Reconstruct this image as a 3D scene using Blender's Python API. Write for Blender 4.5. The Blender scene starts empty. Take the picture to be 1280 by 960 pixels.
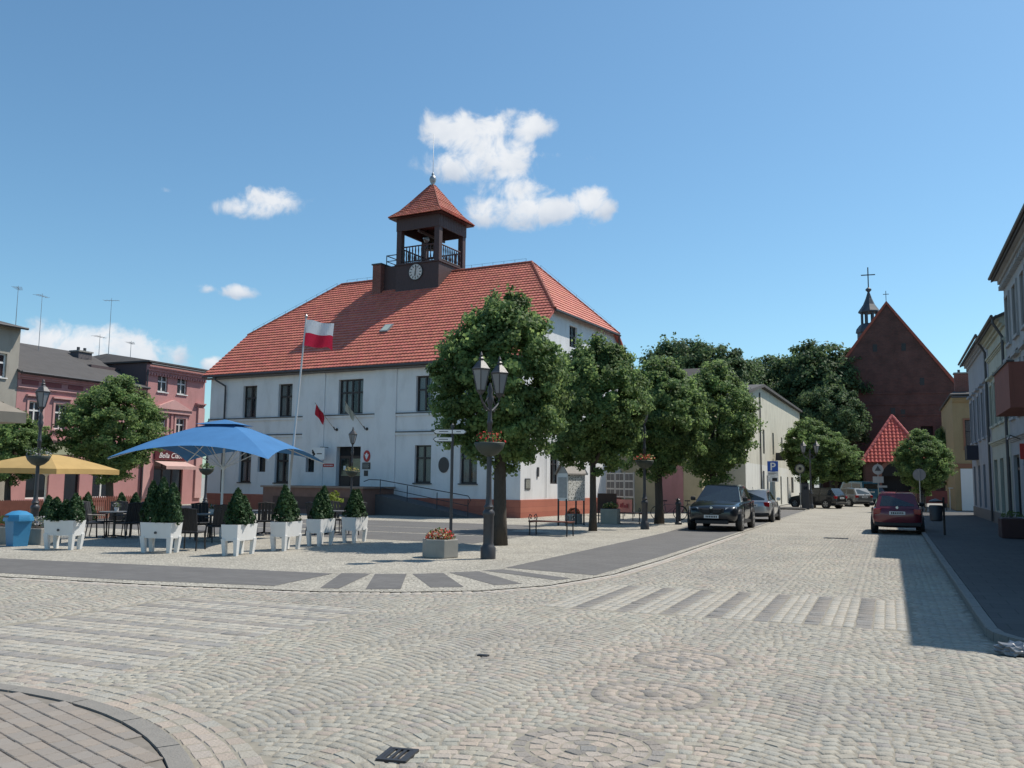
import bpy, bmesh, math, random
import numpy as np
from mathutils import Matrix, Vector, noise as mnoise
rnd = random.Random(7)
SC = bpy.context.scene
COL = SC.collection
PI = math.pi
def R(d): return math.radians(d)

# ------------------------------------------------------------------ camera
# world frame: +Y runs up the street, +X to its right, camera stands at the origin
FPX, PITCH, ROLL, CAMH, CAMAZ = 1119.0, R(6.15), R(0.61), 1.75, R(-22.8)
_F = Vector((0, math.cos(PITCH), math.sin(PITCH)))
_r0 = Vector((1, 0, 0)); _u0 = Vector((0, -math.sin(PITCH), math.cos(PITCH)))
_Rv = _r0 * math.cos(ROLL) + _u0 * math.sin(ROLL)
_Uv = _u0 * math.cos(ROLL) - _r0 * math.sin(ROLL)
_Q = Matrix.Rotation(-CAMAZ, 3, 'Z')
CF, CR, CU = _Q @ _F, _Q @ _Rv, _Q @ _Uv
CC = Vector((0, 0, CAMH))
cam = bpy.data.cameras.new('camera'); camo = bpy.data.objects.new('camera', cam); COL.objects.link(camo)
cam.sensor_fit = 'HORIZONTAL'; cam.sensor_width = 36.0; cam.lens = FPX / 1280 * 36.0
cam.clip_start = 0.05; cam.clip_end = 5000
mw = Matrix((CR, CU, -CF)).transposed().to_4x4(); mw.translation = CC
camo.matrix_world = mw
SC.camera = camo
def ray(px, py): return CF * FPX + CR * (px - 640) + CU * (480 - py)
def gp(px, py, z=0.0):
    d = ray(px, py); t = (z - CAMH) / d.z; p = CC + d * t
    return p.x, p.y
def proj(x, y, z=0.0):
    v = Vector((x, y, z)) - CC; w = v.dot(CF)
    if w < 0.1: return None
    return 640 + FPX * v.dot(CR) / w, 480 - FPX * v.dot(CU) / w
# ------------------------------------------------------------------ sky, sun, exposure
SUN_EL, SUN_AZ = R(57), R(41.5)
SKY_STRENGTH = 0.091
world = bpy.data.worlds.new('World'); SC.world = world; world.use_nodes = True
wt = world.node_tree; wt.nodes.clear()
def wn(t, **k):
    n = wt.nodes.new(t)
    for a, b in k.items(): setattr(n, a, b)
    return n
wout = wn('ShaderNodeOutputWorld'); wbg = wn('ShaderNodeBackground'); wbg.inputs['Strength'].default_value = SKY_STRENGTH
sky = wn('ShaderNodeTexSky'); sky.sky_type = 'NISHITA'; sky.sun_disc = False
sky.sun_elevation = SUN_EL; sky.sun_rotation = SUN_AZ; sky.altitude = 150; sky.air_density = 1.0; sky.dust_density = 0.8; sky.ozone_density = 1.6
wtc = wn('ShaderNodeTexCoord')
def wmath(op, a, b=None, c=None, clamp=False):
    n = wn('ShaderNodeMath', operation=op); n.use_clamp = clamp
    for i, v in enumerate((a, b, c)):
        if v is None: continue
        if isinstance(v, (int, float)): n.inputs[i].default_value = v
        else: wt.links.new(v, n.inputs[i])
    return n.outputs[0]
def wdot(vec):
    n = wn('ShaderNodeVectorMath', operation='DOT_PRODUCT'); wt.links.new(wtc.outputs['Generated'], n.inputs[0]); n.inputs[1].default_value = vec
    return n.outputs['Value']
# fair-weather cumulus: (pixel where its middle is seen, half width, half height) gives a direction and an angular size
CLOUDS = [(572, 165, 40, 26, 1), (612, 160, 34, 20, 1), (655, 158, 36, 18, 1), (575, 205, 42, 20, 1), (628, 200, 42, 26, 1), (600, 186, 52, 32, 1), (676, 194, 26, 7, .6),
          (645, 240, 42, 18, .9), (640, 262, 54, 20, 1), (690, 262, 46, 16, .9), (738, 256, 24, 20, 1), (606, 268, 26, 9, .7), (739, 197, 15, 7, .45),
          (310, 262, 44, 14, .9), (338, 252, 36, 18, 1), (292, 364, 30, 8, .55), (258, 361, 18, 7, .5), (206, 238, 14, 6, .35),
          (110, 440, 80, 30, 1), (165, 440, 56, 24, 1), (75, 436, 50, 24, 1), (265, 455, 12, 10, .8), (40, 425, 20, 14, .9)]
acc = None; shade = None
for (px, py, sx, sy, wgt) in CLOUDS:
    d = ray(px, py).normalized()
    e1 = Vector((d.y, -d.x, 0)).normalized(); e2 = e1.cross(d).normalized()
    k = FPX * (1 + ((px - 640) ** 2 + (py - 480) ** 2) / FPX ** 2) ** 0.5
    a = wdot(e1 * (k / (sx * 1.25))); b = wdot(e2 * (k / (sy * 1.25)))
    v = wmath('SUBTRACT', wgt, wmath('ADD', wmath('MULTIPLY', a, a), wmath('MULTIPLY', b, b)))
    acc = v if acc is None else wmath('SMOOTH_MAX', acc, v, 0.25)
    s_ = wmath('SUBTRACT', v, wmath('MULTIPLY', b, -0.9))
    shade = s_ if shade is None else wmath('MAXIMUM', shade, s_)
nz = wn('ShaderNodeTexNoise'); nz.inputs['Scale'].default_value = 30; nz.inputs['Detail'].default_value = 9; nz.inputs['Roughness'].default_value = 0.58; nz.inputs['Distortion'].default_value = 0.35
wt.links.new(wtc.outputs['Generated'], nz.inputs['Vector'])
nz2 = wn('ShaderNodeTexNoise'); nz2.inputs['Scale'].default_value = 44; nz2.inputs['Detail'].default_value = 5
wt.links.new(wtc.outputs['Generated'], nz2.inputs['Vector'])
dens = wmath('ADD', wmath('MAXIMUM', acc, -1.0), wmath('MULTIPLY', wmath('SUBTRACT', nz.outputs['Fac'], 0.49), 3.6))
mr = wn('ShaderNodeMapRange'); mr.interpolation_type = 'SMOOTHSTEP'; wt.links.new(dens, mr.inputs['Value'])
mr.inputs['From Min'].default_value = -0.05; mr.inputs['From Max'].default_value = 0.95; mr.inputs['To Max'].default_value = 0.97
shv = wn('ShaderNodeMapRange'); wt.links.new(wmath('ADD', shade, wmath('MULTIPLY', nz2.outputs['Fac'], 1.6)), shv.inputs['Value'])
shv.inputs['From Min'].default_value = 0.5; shv.inputs['From Max'].default_value = 2.1
ccol = wn('ShaderNodeMix'); ccol.data_type = 'RGBA'; wt.links.new(shv.outputs[0], ccol.inputs['Factor'])
CB = 0.72 / SKY_STRENGTH
ccol.inputs['A'].default_value = (0.68 * CB, 0.77 * CB, 0.90 * CB, 1); ccol.inputs['B'].default_value = (1.06 * CB, 1.09 * CB, 1.13 * CB, 1)
smix = wn('ShaderNodeMix'); smix.data_type = 'RGBA'
stint = wn('ShaderNodeMix'); stint.data_type = 'RGBA'; stint.blend_type = 'MULTIPLY'; stint.inputs['Factor'].default_value = 1; wt.links.new(sky.outputs[0], stint.inputs['A']); stint.inputs['B'].default_value = (0.96, 1.31, 1.38, 1)
wt.links.new(mr.outputs[0], smix.inputs['Factor']); wt.links.new(stint.outputs['Result'], smix.inputs['A']); wt.links.new(ccol.outputs['Result'], smix.inputs['B'])
wt.links.new(smix.outputs['Result'], wbg.inputs['Color']); wt.links.new(wbg.outputs[0], wout.inputs['Surface'])
sl = bpy.data.lights.new('sun', 'SUN'); sl.energy = 4.4; sl.angle = R(0.53); sl.color = (1.0, 0.93, 0.83)
so = bpy.data.objects.new('sun', sl); COL.objects.link(so); so.location = (30, 40, 60)
sdir = Vector((math.sin(SUN_AZ) * math.cos(SUN_EL), math.cos(SUN_AZ) * math.cos(SUN_EL), math.sin(SUN_EL)))
so.rotation_euler = sdir.to_track_quat('Z', 'Y').to_euler()
SC.view_settings.view_transform = 'Standard'; SC.view_settings.look = 'None'; SC.view_settings.exposure = 0.2; SC.view_settings.gamma = 1.0
SC.view_settings.use_curve_mapping = False
SC.cycles.use_denoising = True
SC.cycles.max_bounces = 6; SC.cycles.diffuse_bounces = 3; SC.cycles.glossy_bounces = 3; SC.cycles.transmission_bounces = 4; SC.cycles.transparent_max_bounces = 8
SC.cycles.caustics_reflective = False; SC.cycles.caustics_refractive = False

# ------------------------------------------------------------------ materials
MATS = {}
def mat(name, col, rough=0.7, var=0.12, scale=3.0, bump=0.0, bscale=40.0, metal=0.0, grime=0.0, attr=None, spec=0.5, coat=0.0, island=0.0, col2=None, stretch=None):
    if name in MATS: return MATS[name]
    m = bpy.data.materials.new(name); m.use_nodes = True; nt = m.node_tree; N = nt.nodes; Lk = nt.links
    bs = N['Principled BSDF']; bs.inputs['Roughness'].default_value = rough; bs.inputs['Metallic'].default_value = metal
    bs.inputs['Specular IOR Level'].default_value = spec
    if coat: bs.inputs['Coat Weight'].default_value = coat; bs.inputs['Coat Roughness'].default_value = 0.04
    tc = N.new('ShaderNodeTexCoord'); vec = tc.outputs['Object']
    if stretch:
        mp = N.new('ShaderNodeMapping'); mp.inputs['Scale'].default_value = stretch; Lk.new(vec, mp.inputs['Vector']); vec = mp.outputs[0]
    n1 = N.new('ShaderNodeTexNoise'); n1.inputs['Scale'].default_value = scale; n1.inputs['Detail'].default_value = 6; Lk.new(vec, n1.inputs['Vector'])
    mx = N.new('ShaderNodeMix'); mx.data_type = 'RGBA'; Lk.new(n1.outputs['Fac'], mx.inputs['Factor'])
    c2 = col2 if col2 else tuple(min(1, c * (1 + var)) for c in col); c1 = tuple(c * (1 - var) for c in col) if not col2 else col
    if attr:
        at = N.new('ShaderNodeAttribute'); at.attribute_name = attr[0]; at.attribute_type = attr[1]
        mul1 = N.new('ShaderNodeMix'); mul1.data_type = 'RGBA'; mul1.blend_type = 'MULTIPLY'; mul1.inputs['Factor'].default_value = 1
        Lk.new(at.outputs['Color'], mul1.inputs['A'])
        rr = N.new('ShaderNodeMapRange'); rr.inputs['To Min'].default_value = 1 - var; rr.inputs['To Max'].default_value = 1 + var; Lk.new(n1.outputs['Fac'], rr.inputs['Value'])
        Lk.new(rr.outputs[0], mul1.inputs['B']); out = mul1.outputs['Result']
    else:
        mx.inputs['A'].default_value = (*c1, 1); mx.inputs['B'].default_value = (*c2, 1); out = mx.outputs['Result']
    if grime:
        n2 = N.new('ShaderNodeTexNoise'); n2.inputs['Scale'].default_value = 0.7; n2.inputs['Detail'].default_value = 8; n2.inputs['Roughness'].default_value = 0.65
        mp2 = N.new('ShaderNodeMapping'); mp2.inputs['Scale'].default_value = (2.2, 2.2, 0.7); Lk.new(tc.outputs['Object'], mp2.inputs['Vector']); Lk.new(mp2.outputs[0], n2.inputs['Vector'])
        r2 = N.new('ShaderNodeMapRange'); r2.inputs['From Min'].default_value = 0.48; r2.inputs['From Max'].default_value = 0.75; r2.inputs['To Max'].default_value = grime; Lk.new(n2.outputs['Fac'], r2.inputs['Value'])
        g2 = N.new('ShaderNodeMix'); g2.data_type = 'RGBA'; g2.blend_type = 'MULTIPLY'; Lk.new(r2.outputs[0], g2.inputs['Factor']); Lk.new(out, g2.inputs['A']); g2.inputs['B'].default_value = (0.45, 0.43, 0.40, 1); out = g2.outputs['Result']
    if island:
        ge = N.new('ShaderNodeNewGeometry'); hv = N.new('ShaderNodeHueSaturation')
        r3 = N.new('ShaderNodeMapRange'); r3.inputs['To Min'].default_value = 1 - island; r3.inputs['To Max'].default_value = 1 + island; Lk.new(ge.outputs['Random Per Island'], r3.inputs['Value'])
        Lk.new(r3.outputs[0], hv.inputs['Value']); Lk.new(out, hv.inputs['Color']); out = hv.outputs['Color']
    Lk.new(out, bs.inputs['Base Color'])
    if bump:
        n3 = N.new('ShaderNodeTexNoise'); n3.inputs['Scale'].default_value = bscale; n3.inputs['Detail'].default_value = 5; Lk.new(vec, n3.inputs['Vector'])
        bp = N.new('ShaderNodeBump'); bp.inputs['Strength'].default_value = bump; bp.inputs['Distance'].default_value = 0.02; Lk.new(n3.outputs['Fac'], bp.inputs['Height']); Lk.new(bp.outputs[0], bs.inputs['Normal'])
    MATS[name] = m
    return m
def brick_mat(name, c1, c2, mortar, bw, bh, ms=0.012, rough=0.85, rot=None, var=0.25, patch=0.5):
    m = bpy.data.materials.new(name); m.use_nodes = True; nt = m.node_tree; N = nt.nodes; Lk = nt.links; bs = N['Principled BSDF']; bs.inputs['Roughness'].default_value = rough
    tc = N.new('ShaderNodeTexCoord'); mp = N.new('ShaderNodeMapping'); Lk.new(tc.outputs['Object'], mp.inputs['Vector'])
    if rot: mp.inputs['Rotation'].default_value = rot
    b = N.new('ShaderNodeTexBrick'); b.inputs['Scale'].default_value = 1; b.inputs['Brick Width'].default_value = bw; b.inputs['Row Height'].default_value = bh; b.inputs['Mortar Size'].default_value = ms; b.inputs['Bias'].default_value = 0
    b.inputs['Color1'].default_value = (*c1, 1); b.inputs['Color2'].default_value = (*c2, 1); b.inputs['Mortar'].default_value = (*mortar, 1)
    Lk.new(mp.outputs[0], b.inputs['Vector'])
    n = N.new('ShaderNodeTexNoise'); n.inputs['Scale'].default_value = 0.8; n.inputs['Detail'].default_value = 8; Lk.new(tc.outputs['Object'], n.inputs['Vector'])
    r_ = N.new('ShaderNodeMapRange'); r_.inputs['To Min'].default_value = 1 - patch; r_.inputs['To Max'].default_value = 1 + patch; Lk.new(n.outputs['Fac'], r_.inputs['Value'])
    mu = N.new('ShaderNodeMix'); mu.data_type = 'RGBA'; mu.blend_type = 'MULTIPLY'; mu.inputs['Factor'].default_value = 1; Lk.new(b.outputs['Color'], mu.inputs['A']); Lk.new(r_.outputs[0], mu.inputs['B'])
    Lk.new(mu.outputs['Result'], bs.inputs['Base Color'])
    bp = N.new('ShaderNodeBump'); bp.inputs['Strength'].default_value = 0.5; bp.inputs['Distance'].default_value = 0.01; bp.invert = True; Lk.new(b.outputs['Fac'], bp.inputs['Height']); Lk.new(bp.outputs[0], bs.inputs['Normal'])
    MATS[name] = m; return m
def sett_sheet(name, c1, c2, joint, size):
    """small stone setts too fine to model one by one: irregular cells with recessed joints"""
    m = bpy.data.materials.new(name); m.use_nodes = True; nt = m.node_tree; N = nt.nodes; Lk = nt.links; bs = N['Principled BSDF']; bs.inputs['Roughness'].default_value = 0.85
    tc = N.new('ShaderNodeTexCoord')
    v = N.new('ShaderNodeTexVoronoi'); v.inputs['Scale'].default_value = 1 / size; v.inputs['Randomness'].default_value = 0.55; Lk.new(tc.outputs['Object'], v.inputs['Vector'])
    e = N.new('ShaderNodeTexVoronoi'); e.feature = 'DISTANCE_TO_EDGE'; e.inputs['Scale'].default_value = 1 / size; e.inputs['Randomness'].default_value = 0.55; Lk.new(tc.outputs['Object'], e.inputs['Vector'])
    sp = N.new('ShaderNodeSeparateColor'); Lk.new(v.outputs['Color'], sp.inputs[0])
    mx = N.new('ShaderNodeMix'); mx.data_type = 'RGBA'; Lk.new(sp.outputs[0], mx.inputs['Factor']); mx.inputs['A'].default_value = (*c1, 1); mx.inputs['B'].default_value = (*c2, 1)
    er = N.new('ShaderNodeMapRange'); er.inputs['From Min'].default_value = 0.03; er.inputs['From Max'].default_value = 0.13; Lk.new(e.outputs['Distance'], er.inputs['Value'])
    mj = N.new('ShaderNodeMix'); mj.data_type = 'RGBA'; Lk.new(er.outputs[0], mj.inputs['Factor']); mj.inputs['A'].default_value = (*joint, 1); Lk.new(mx.outputs['Result'], mj.inputs['B'])
    n = N.new('ShaderNodeTexNoise'); n.inputs['Scale'].default_value = 0.6; n.inputs['Detail'].default_value = 6; Lk.new(tc.outputs['Object'], n.inputs['Vector'])
    r_ = N.new('ShaderNodeMapRange'); r_.inputs['To Min'].default_value = 0.72; r_.inputs['To Max'].default_value = 1.25; Lk.new(n.outputs['Fac'], r_.inputs['Value'])
    mu = N.new('ShaderNodeMix'); mu.data_type = 'RGBA'; mu.blend_type = 'MULTIPLY'; mu.inputs['Factor'].default_value = 1; Lk.new(mj.outputs['Result'], mu.inputs['A']); Lk.new(r_.outputs[0], mu.inputs['B'])
    Lk.new(mu.outputs['Result'], bs.inputs['Base Color'])
    bp = N.new('ShaderNodeBump'); bp.inputs['Strength'].default_value = 0.7; bp.inputs['Distance'].default_value = 0.02; Lk.new(er.outputs[0], bp.inputs['Height']); Lk.new(bp.outputs[0], bs.inputs['Normal'])
    MATS[name] = m; return m
def leaf_mat(name, col, col2, trans=0.35, var=0.45):
    m = bpy.data.materials.new(name); m.use_nodes = True; nt = m.node_tree; N = nt.nodes; Lk = nt.links; bs = N['Principled BSDF']; out = N['Material Output']
    bs.inputs['Roughness'].default_value = 0.6; bs.inputs['Specular IOR Level'].default_value = 0.25
    ge = N.new('ShaderNodeNewGeometry'); mx = N.new('ShaderNodeMix'); mx.data_type = 'RGBA'; Lk.new(ge.outputs['Random Per Island'], mx.inputs['Factor'])
    mx.inputs['A'].default_value = (*col, 1); mx.inputs['B'].default_value = (*col2, 1)
    tc = N.new('ShaderNodeTexCoord'); n = N.new('ShaderNodeTexNoise'); n.inputs['Scale'].default_value = 1.1; n.inputs['Detail'].default_value = 3; Lk.new(tc.outputs['Object'], n.inputs['Vector'])
    hs = N.new('ShaderNodeHueSaturation'); r_ = N.new('ShaderNodeMapRange'); r_.inputs['From Min'].default_value = 0.3; r_.inputs['From Max'].default_value = 0.7; r_.inputs['To Min'].default_value = 1 - var; r_.inputs['To Max'].default_value = 1 + var; Lk.new(n.outputs['Fac'], r_.inputs['Value'])
    Lk.new(r_.outputs[0], hs.inputs['Value']); Lk.new(mx.outputs['Result'], hs.inputs['Color']); Lk.new(hs.outputs[0], bs.inputs['Base Color'])
    tr = N.new('ShaderNodeBsdfTranslucent'); hs2 = N.new('ShaderNodeHueSaturation'); hs2.inputs['Value'].default_value = 1.6; hs2.inputs['Hue'].default_value = 0.49; Lk.new(hs.outputs[0], hs2.inputs['Color']); Lk.new(hs2.outputs[0], tr.inputs['Color'])
    ms = N.new('ShaderNodeMixShader'); ms.inputs[0].default_value = trans; Lk.new(bs.outputs[0], ms.inputs[1]); Lk.new(tr.outputs[0], ms.inputs[2]); Lk.new(ms.outputs[0], out.inputs['Surface'])
    MATS[name] = m; return m
def glass_mat(name, tint=(0.03, 0.035, 0.045), clear=0.45):
    m = bpy.data.materials.new(name); m.use_nodes = True; nt = m.node_tree; N = nt.nodes; Lk = nt.links; bs = N['Principled BSDF']; out = N['Material Output']
    bs.inputs['Base Color'].default_value = (*tint, 1); bs.inputs['Roughness'].default_value = 0.06; bs.inputs['Specular IOR Level'].default_value = 1.0
    if clear:
        tr = N.new('ShaderNodeBsdfTransparent'); tr.inputs['Color'].default_value = (0.92, 0.95, 0.96, 1)
        ms = N.new('ShaderNodeMixShader'); ms.inputs[0].default_value = clear; Lk.new(bs.outputs[0], ms.inputs[1]); Lk.new(tr.outputs[0], ms.inputs[2]); Lk.new(ms.outputs[0], out.inputs['Surface'])
    MATS[name] = m; return m
def cloth_mat(name, col, trans=0.4):
    m = bpy.data.materials.new(name); m.use_nodes = True; nt = m.node_tree; N = nt.nodes; Lk = nt.links; bs = N['Principled BSDF']; out = N['Material Output']
    bs.inputs['Base Color'].default_value = (*col, 1); bs.inputs['Roughness'].default_value = 0.8; bs.inputs['Specular IOR Level'].default_value = 0.2
    tc = N.new('ShaderNodeTexCoord'); n = N.new('ShaderNodeTexNoise'); n.inputs['Scale'].default_value = 2.2; n.inputs['Detail'].default_value = 5; Lk.new(tc.outputs['Object'], n.inputs['Vector'])
    mx = N.new('ShaderNodeMix'); mx.data_type = 'RGBA'; Lk.new(n.outputs['Fac'], mx.inputs['Factor']); mx.inputs['A'].default_value = (*[c * 0.8 for c in col], 1); mx.inputs['B'].default_value = (*[min(1, c * 1.15) for c in col], 1); Lk.new(mx.outputs['Result'], bs.inputs['Base Color'])
    bp = N.new('ShaderNodeBump'); bp.inputs['Strength'].default_value = 0.25; bp.inputs['Distance'].default_value = 0.05; Lk.new(n.outputs['Fac'], bp.inputs['Height']); Lk.new(bp.outputs[0], bs.inputs['Normal'])
    tr = N.new('ShaderNodeBsdfTranslucent'); tr.inputs['Color'].default_value = (*col, 1)
    ms = N.new('ShaderNodeMixShader'); ms.inputs[0].default_value = trans; Lk.new(bs.outputs[0], ms.inputs[1]); Lk.new(tr.outputs[0], ms.inputs[2]); Lk.new(ms.outputs[0], out.inputs['Surface'])
    MATS[name] = m; return m
M = mat
M_WHITEWALL = M('white_render', (0.76, 0.755, 0.755), 0.9, 0.07, 1.2, 0.25, 60, grime=0.32)
M_PLINTH = brick_mat('red_plinth', (0.38, 0.12, 0.08), (0.45, 0.155, 0.10), (0.33, 0.11, 0.075), 0.6, 0.25, 0.008, 0.8, (PI / 2, 0, 0), patch=0.2)
M_TILE = M('clay_roof_tile', (0.36, 0.085, 0.05), 0.75, 0.18, 1.3, 0.2, 30, attr=('Col', 'GEOMETRY'))
M_TILEP = M('clay_ridge_tile', (0.27, 0.07, 0.045), 0.75, 0.3, 6)
M_FRAME = M('dark_window_frame', (0.035, 0.028, 0.028), 0.5, 0.2)
M_WFRAME = M('white_window_frame', (0.72, 0.72, 0.70), 0.5, 0.05)
M_GLASS = glass_mat('window_glass', (0.05, 0.06, 0.07), clear=0.68)
M_GLASSD = glass_mat('dark_glass', (0.02, 0.025, 0.03), 0)
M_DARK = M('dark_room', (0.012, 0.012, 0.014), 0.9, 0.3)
M_CURTAIN = M('curtain', (0.72, 0.72, 0.69), 0.9, 0.2, 8, stretch=(6, 6, 0.6))
M_FLASH = M('dark_flashing', (0.06, 0.06, 0.065), 0.5, 0.2)
M_TOWER = M('tower_boards', (0.062, 0.036, 0.036), 0.65, 0.35, 5, 0.3, 30, stretch=(4, 4, 0.5))
M_ZINC = M('zinc', (0.32, 0.33, 0.34), 0.45, 0.15, 4, metal=0.6)
M_IRON = M('cast_iron', (0.028, 0.03, 0.034), 0.45, 0.3, 9, 0.15, 50)
M_CONC = M('concrete', (0.33, 0.32, 0.29), 0.9, 0.15, 6, 0.4, 60, grime=0.4)
M_WPLAST = M('white_plastic', (0.74, 0.74, 0.73), 0.45, 0.04, 3, grime=0.2)
M_WOODR = M('red_brown_wood', (0.17, 0.055, 0.035), 0.7, 0.3, 8)
M_BARK = M('bark', (0.075, 0.062, 0.05), 0.95, 0.4, 10, 0.9, 26, stretch=(3, 3, 0.8))
M_LINDEN = leaf_mat('linden_leaf', (0.07, 0.13, 0.05), (0.20, 0.28, 0.10), 0.48)
M_OAK = leaf_mat('park_leaf', (0.05, 0.095, 0.045), (0.12, 0.175, 0.075), 0.38)
M_THUJA = leaf_mat('thuja_leaf', (0.02, 0.055, 0.022), (0.045, 0.09, 0.03), 0.15, 0.3)
M_SOIL = M('soil', (0.04, 0.03, 0.022), 0.95, 0.4, 20)
M_WHITE = M('white_paint', (0.78, 0.78, 0.77), 0.5, 0.04)
M_RED = M('red_paint', (0.45, 0.03, 0.03), 0.5, 0.08)
M_BLACK = M('black_paint', (0.015, 0.015, 0.017), 0.45, 0.2)
M_RUBBER = M('rubber', (0.02, 0.02, 0.021), 0.85, 0.25)
M_CHROME = M('bright_metal', (0.6, 0.61, 0.62), 0.25, 0.05, metal=0.9)

# ------------------------------------------------------------------ mesh building
class MB:
    def __init__(s, mx=None): s.v = []; s.f = []; s.c = []; s.mi = []; s.mx = mx; s.col = None; s.m = 0
    def add(s, vs, fs):
        o = len(s.v)
        if s.mx is not None: vs = [tuple(s.mx @ Vector(p)) for p in vs]
        s.v.extend([tuple(p) for p in vs])
        for f in fs: s.f.append(tuple(i + o for i in f)); s.c.append(s.col); s.mi.append(s.m)
        return s
    def box(s, x0, x1, y0, y1, z0, z1, bev=0.0):
        if bev <= 0:
            return s.add([(x0, y0, z0), (x1, y0, z0), (x1, y1, z0), (x0, y1, z0), (x0, y0, z1), (x1, y0, z1), (x1, y1, z1), (x0, y1, z1)],
                         [(0, 3, 2, 1), (4, 5, 6, 7), (0, 1, 5, 4), (1, 2, 6, 5), (2, 3, 7, 6), (3, 0, 4, 7)])
        bm = bmesh.new(); bmesh.ops.create_cube(bm, size=1)
        for v in bm.verts: v.co = Vector(((x0 + x1) / 2 + v.co.x * (x1 - x0), (y0 + y1) / 2 + v.co.y * (y1 - y0), (z0 + z1) / 2 + v.co.z * (z1 - z0)))
        bmesh.ops.bevel(bm, geom=bm.edges[:], offset=bev, segments=1, affect='EDGES', profile=0.5)
        bm.verts.index_update(); s.add([v.co.copy() for v in bm.verts], [[v.index for v in f.verts] for f in bm.faces]); bm.free(); return s
    def quad(s, a, b, c, d): return s.add([a, b, c, d], [(0, 1, 2, 3)])
    def poly(s, pts): return s.add(pts, [tuple(range(len(pts)))])
    def prism(s, pts, h0, h1, ax='z'):
        """polygon pts in a plane, extruded between h0 and h1 along ax"""
        n = len(pts)
        def P(a, b, h): return (a, b, h) if ax == 'z' else ((a, h, b) if ax == 'y' else (h, a, b))
        vs = [P(a, b, h0) for a, b in pts] + [P(a, b, h1) for a, b in pts]
        return s.add(vs, [tuple(range(n - 1, -1, -1)), tuple(range(n, 2 * n))] + [(i, (i + 1) % n, n + (i + 1) % n, n + i) for i in range(n)])
    def lathe(s, prof, n=16, o=(0, 0, 0), ax='z', a0=0.0, cap=True):
        vs = []; fs = []
        for r, h in prof:
            for i in range(n):
                t = a0 + 2 * PI * i / n; a, b = r * math.cos(t), r * math.sin(t)
                p = (a, b, h) if ax == 'z' else ((a, h, b) if ax == 'y' else (h, a, b))
                vs.append((p[0] + o[0], p[1] + o[1], p[2] + o[2]))
        for k in range(len(prof) - 1):
            for i in range(n): j = (i + 1) % n; fs.append((k * n + i, k * n + j, k * n + n + j, k * n + n + i))
        if cap: fs.append(tuple(range(n - 1, -1, -1))); fs.append(tuple((len(prof) - 1) * n + i for i in range(n)))
        return s.add(vs, fs)
    def tube(s, pts, r, n=8, r1=None):
        pts = [Vector(p) for p in pts]; L = len(pts); vs = []; fs = []
        for k, p in enumerate(pts):
            t = (pts[min(k + 1, L - 1)] - pts[max(k - 1, 0)]).normalized()
            a = Vector((0, 0, 1)) if abs(t.z) < 0.9 else Vector((1, 0, 0))
            e1 = t.cross(a).normalized(); e2 = t.cross(e1).normalized()
            rr = r if r1 is None else r + (r1 - r) * k / max(1, L - 1)
            if isinstance(r, (list, tuple)): rr = r[k]
            for i in range(n):
                q = p + e1 * (rr * math.cos(2 * PI * i / n)) + e2 * (rr * math.sin(2 * PI * i / n)); vs.append(q)
        for k in range(L - 1):
            for i in range(n): j = (i + 1) % n; fs.append((k * n + i, k * n + n + i, k * n + n + j, k * n + j))
        fs.append(tuple(range(n))); fs.append(tuple((L - 1) * n + i for i in range(n - 1, -1, -1)))
        return s.add(vs, fs)
    def build(s, name, m, parent=None, smooth=False, angle=None):
        me = bpy.data.meshes.new(name); me.from_pydata(s.v, [], s.f)
        for x in (m if isinstance(m, (list, tuple)) else [m]): me.materials.append(x)
        if any(s.mi): me.polygons.foreach_set('material_index', s.mi)
        if any(c is not None for c in s.c):
            ca = me.color_attributes.new('Col', 'FLOAT_COLOR', 'CORNER')
            arr = []
            for f, c in zip(s.f, s.c): arr.extend([*(c or (1, 1, 1)), 1] * len(f))
            ca.data.foreach_set('color', arr)
        if smooth:
            me.polygons.foreach_set('use_smooth', [True] * len(me.polygons))
            if angle: me.set_sharp_from_angle(angle=R(angle))
        me.update()
        o = bpy.data.objects.new(name, me); COL.objects.link(o); o.parent = parent
        return o
def text_mesh(body, size, loc, parent, m, shear=0.0, extrude=.004, offset=0.0):
    fc = bpy.data.curves.new('sign_lettering', 'FONT'); fc.body = body; fc.size = size; fc.shear = shear; fc.extrude = extrude; fc.offset = offset; fc.align_x = 'CENTER'
    fo = bpy.data.objects.new('tmp', fc); COL.objects.link(fo); bpy.context.view_layer.update()
    me = bpy.data.meshes.new_from_object(fo.evaluated_get(bpy.context.evaluated_depsgraph_get())); bpy.data.objects.remove(fo); me.name = 'sign_lettering'; me.materials.clear(); me.materials.append(m)
    o = bpy.data.objects.new('sign_lettering', me); COL.objects.link(o); o.parent = parent; o.location = loc; o.rotation_euler = (PI / 2, 0, 0); return o
def T(x, y, z=0, rz=0): return Matrix.Translation((x, y, z)) @ Matrix.Rotation(rz, 4, 'Z')
def tag(o, label, cat, group=None, kind=None):
    o['label'] = label; o['category'] = cat
    if group: o['group'] = group
    if kind: o['kind'] = kind
    return o
def thing(name, label, cat, loc=(0, 0, 0), rz=0, group=None):
    o = bpy.data.objects.new(name, None); COL.objects.link(o); o.location = loc; o.rotation_euler = (0, 0, rz); o.empty_display_size = 0.2
    return tag(o, label, cat, group)
def struct(name, mb, m, label=None, parent=None):
    o = mb.build(name, m, parent); o['kind'] = 'structure'
    if label: o['label'] = label
    return o
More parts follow.
